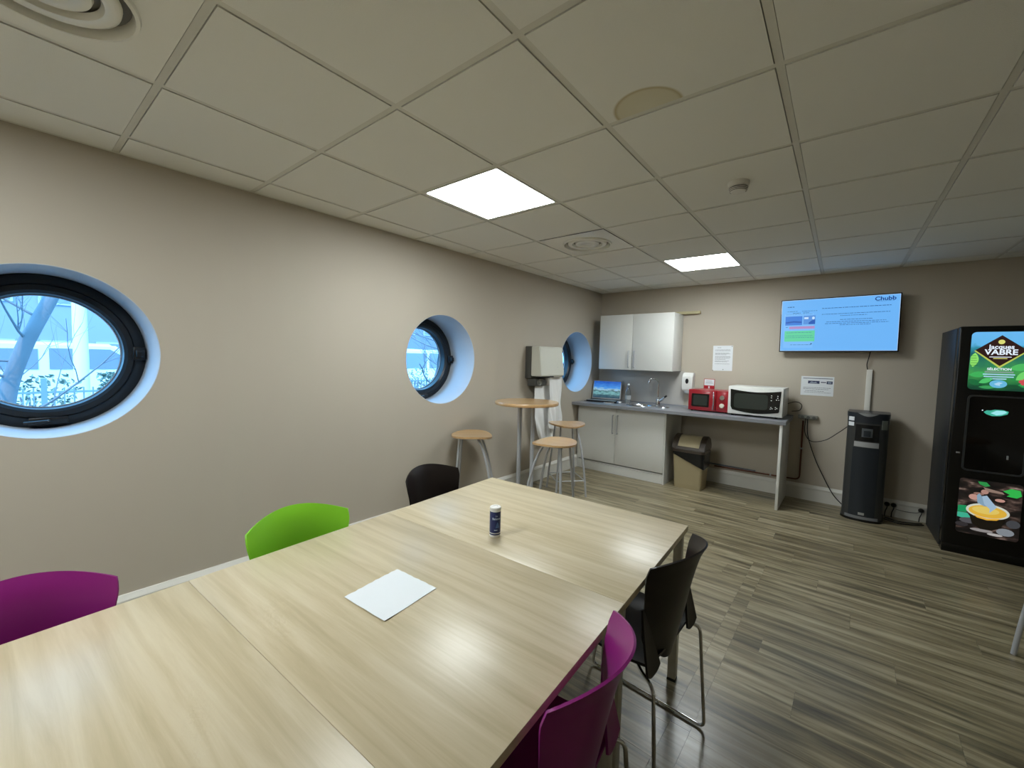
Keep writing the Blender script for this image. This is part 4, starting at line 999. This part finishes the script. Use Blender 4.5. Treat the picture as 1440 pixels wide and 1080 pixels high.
# ------------------------------------------------------------------ outside, seen through the round windows
M_ash = mat('asphalt', '#6c6f72', .9)
obj('ground', B(-60, -.43, -40, 60, -.3, -.2), M_ash, smooth=0, kind='structure')
M_pale = mat('pale_concrete', '#b9bdc4', .8); M_bwin = mat('building_glass', '#7f8b9c', .15); M_fence = mat('fence_metal', '#7d9494', .5)
def building(lbl, x, y0, y1, z1, nw, nz, m, wm):
    t = thing('building', lbl, 'building', (x, 0, -.2))
    obj('wall', B(-6, 0, y0, y1, 0, z1), m, t, smooth=0)
    W_ = (y1-y0)/nw; Hh = z1/nz
    for i in range(nw):
        for j in range(nz):
            a = y0+W_*(i+.2); c_ = Hh*(j+.3)
            f_ = obj('window', B(.0005, .05, a, a+W_*.6, c_, c_+Hh*.5), mat('window_surround', '#b4bcc8', .6), t, smooth=0)
            obj('pane', B(.0505, .06, a+.06, a+W_*.6-.06, c_+.06, c_+Hh*.5-.06), wm, f_, smooth=0)
building('pale concrete building across the street seen through the nearest window', -17, -9, -2.6, 7, 5, 3, mat('building_blue', '#8f97ab', .8), M_bwin)
building('low grey building with dark windows beyond the street', -19, -1.6, 5, 7.5, 5, 4, mat('building_grey', '#a4abb6', .8), M_bwin)
building('building seen through the second window behind the branches', -17, 7, 20, 9, 8, 4, mat('building_slate', '#7c8698', .8), M_bwin)
def van(lbl, x, y, L, Hv, m):
    t = thing('van', lbl, 'van', (x, y, -.2))
    bm = BM(); prism(bm, [(-L/2, .35), (L/2, .35), (L/2, .95), (L/2-.35, 1.15), (L/2-1.05, Hv), (-L/2+.1, Hv+.03), (-L/2, Hv-.2)], -.9, .9, 'x'); bmesh.ops.bevel(bm, geom=list(bm.edges), offset=.06, segments=2, affect='EDGES'); obj('body', bm, m, t)
    bm = BM(); prism(bm, [(L/2-.5, 1.2), (L/2-1.1, Hv-.12), (L/2-2.0, Hv-.12), (L/2-2.0, 1.2)], .901, .915, 'x'); obj('side_window', bm, M_bwin, t, smooth=0)
    bm = BM(); prism(bm, R4(-L/2+.3, L/2-2.15, 1.2, Hv-.14), .901, .915, 'x'); obj('side_window', bm, M_bwin, t, smooth=0)
    for yy_ in (-L/2+.8, L/2-.9):
        bm = BM(); cyl(bm, (.72, yy_, .34), (.93, yy_, .34), .34, 24); w3 = obj('wheel', bm, M_blackp, t); bm = BM(); cyl(bm, (.931, yy_, .34), (.945, yy_, .34), .2, 16); obj('hubcap', bm, M_silver, w3)
    return t
M_vanw = mat('van_white', '#e8eaec', .3)
van('long white van parked behind the fence', -10.5, -5.6, 5.2, 1.75, M_vanw)
van('smaller white van right of the lamp pole', -13.5, -1.6, 4.2, 1.62, M_vanw)
van('white van seen low in the second window', -10.5, 4.6, 4.6, 1.9, M_vanw)
# metal fence of vertical bars
t = thing('metal_fence', 'pale vertical bar metal fence outside the round windows', 'fence', (-6, 0, -.2))
bars = BM(); k = 0; y = -8.0
base_me = None
while y < 6.5 and k < 150:
    if base_me is None:
        o = obj('fence_bar', B(-.012, .012, -.008, .008, 0, 1.06), M_fence, t, smooth=0); base_me = o.data
    else:
        o = bpy.data.objects.new('fence_bar', base_me); COL.objects.link(o); o.parent = t
    o.location = (0, y, 0); y += .10; k += 1
bm = BM(); box(bm, -.02, .02, -8, 6.6, .98, 1.01); box(bm, -.02, .02, -8, 6.6, .15, .19); obj('fence_rail', bm, M_fence, t, smooth=0)
for yy_ in (-7.8, -5.2, -2.6, 0, 2.6, 5.2): obj('fence_post', B(-.03, .03, yy_-.03, yy_+.03, 0, 1.2), M_fence, t, smooth=0)
bars.free()
# lamp pole
t = thing('lamp_pole', 'thick white pole standing beyond the fence', 'pole', (-8.5, -4.63, -.2))
bm = BM(); tube(bm, [(0, 0, 0), (0, 0, 3), (0, 0, 6.2)], [.12, .10, .08], 16); obj('pole', bm, M_vanw, t)
bm = BM(); tube(bm, fillet([(0, 0, 6.1), (0, 0, 6.4), (1.0, 0, 6.5)], .2), .04, 8); obj('arm', bm, M_vanw, t)
obj('lamp_head', B(.9, 1.5, -.12, .12, 6.45, 6.55, .02), M_vanw, t)
# bare trees
M_bark = mat('grey_bark', '#7d8288', .9, bump=.8, bscale=30, vary=.25)
def branch(bm, p, d, L, r, depth, rng):
    pts_ = [p]; q = Vector(p); dd = Vector(d).normalized(); n = 5
    for i in range(n):
        dd = (dd+Vector((rng.uniform(-.16, .16), rng.uniform(-.16, .16), rng.uniform(-.06, .16)))).normalized(); q = q+dd*L/n; pts_.append(q.copy())
    tube(bm, pts_, [r*(1-.6*i/n) for i in range(n+1)], 7)
    if depth > 0:
        for k in range(4 if depth > 1 else 5):
            i = rng.randint(1, n); b = pts_[i]; nd = (dd+Vector((rng.uniform(-.9, .9), rng.uniform(-1.0, 1.0), rng.uniform(-.3, .8)))).normalized()
            branch(bm, b, nd, L*rng.uniform(.5, .75), r*(1-.6*i/n)*.55, depth-1, rng)
def tree(lbl, base, tips, seed, r0=.13, tw=.013, dep=2):
    rng = random.Random(seed); t = thing('bare_tree', lbl, 'tree', base)
    bm = BM(); P = spline([(0, 0, 0)]+tips, 6); n = len(P); tube(bm, P, [r0*(1-.45*i/n) for i in range(n)], 12); obj('trunk', bm, M_bark, t, smooth=80)
    bm = BM()
    for i in range(n//4, n, 1 if seed in (9, 12) else 2):
        branch(bm, P[i], (rng.uniform(-.3, .3), rng.uniform(-1, 1), rng.uniform(-.1, .7)), rng.uniform(.6, 1.3), tw, dep, rng)
    obj('branches', bm, M_bark, t, smooth=80)
tree('bare leaning tree trunk crossing the nearest round window', (-3.6, -5.57, -.2), [(0, .03, 1.0), (0, .16, 1.6), (0, .42, 2.3), (0, .62, 3.0), (-.1, .75, 4.0)], 3, .075)
tree('straight bare tree at the far left of the nearest window', (-3.2, -5.57, -.2), [(0, -.05, 1.2), (0, -.02, 2.2), (.05, .05, 3.6)], 5, .07)
tree('bare tree whose twigs fill the second round window', (-4.2, .9, -.2), [(0, .05, 1.1), (-.1, -.2, 2.0), (-.1, -.45, 3.2)], 9, .08, .022, 2)
tree('slender bare tree close outside the second round window', (-3.0, -.55, -.2), [(0, .05, 1.1), (.1, .2, 2.0), (.1, .3, 3.2)], 21, .05, .018, 2)
tree('far bare tree behind the second round window', (-7.5, 3.6, -.2), [(0, .0, 1.4), (0, .3, 2.6), (0, .4, 4.2)], 12, .1)
# shrubs along the fence
M_leafg = mat('shrub_leaf', '#7f9488', .8)
def shrub(lbl, loc, w_, h_, seed):
    rng = random.Random(seed); bm = BM()
    for k in range(420):
        a, b = rng.uniform(0, 2*PI), rng.random()**.5; z = rng.uniform(.05, 1)
        c = Vector((.3*b*math.cos(a)*math.sin(PI*min(z+.15, 1)), w_*b*math.sin(a), h_*z))
        s = rng.uniform(.03, .06); u = Vector((rng.uniform(-1, 1), rng.uniform(-1, 1), rng.uniform(-1, 1))).normalized(); v = u.orthogonal().normalized()
        bm.faces.new([bm.verts.new(c+u*s), bm.verts.new(c+v*s*.5), bm.verts.new(c-u*s), bm.verts.new(c-v*s*.5)])
    t = thing('shrub', lbl, 'shrub', loc); obj('foliage', bm, M_leafg, t, smooth=0, kind='stuff')
    bm = BM()
    for k in range(6): tube(bm, [(0, 0, 0), (rng.uniform(-.1, .1), rng.uniform(-w_, w_)*.5, h_*.7)], .012, 6)
    obj('stems', bm, M_bark, t)
shrub('low green shrub behind the fence, left of the pole', (-7.2, -5.3, -.2), .6, 1.2, 1)
shrub('small green shrub behind the fence, right of the pole', (-6.6, -4.45, -.2), .14, 1.25, 2)
shrub('bushy shrub seen low through the second window', (-7.2, 2.2, -.2), .7, 1.3, 4)
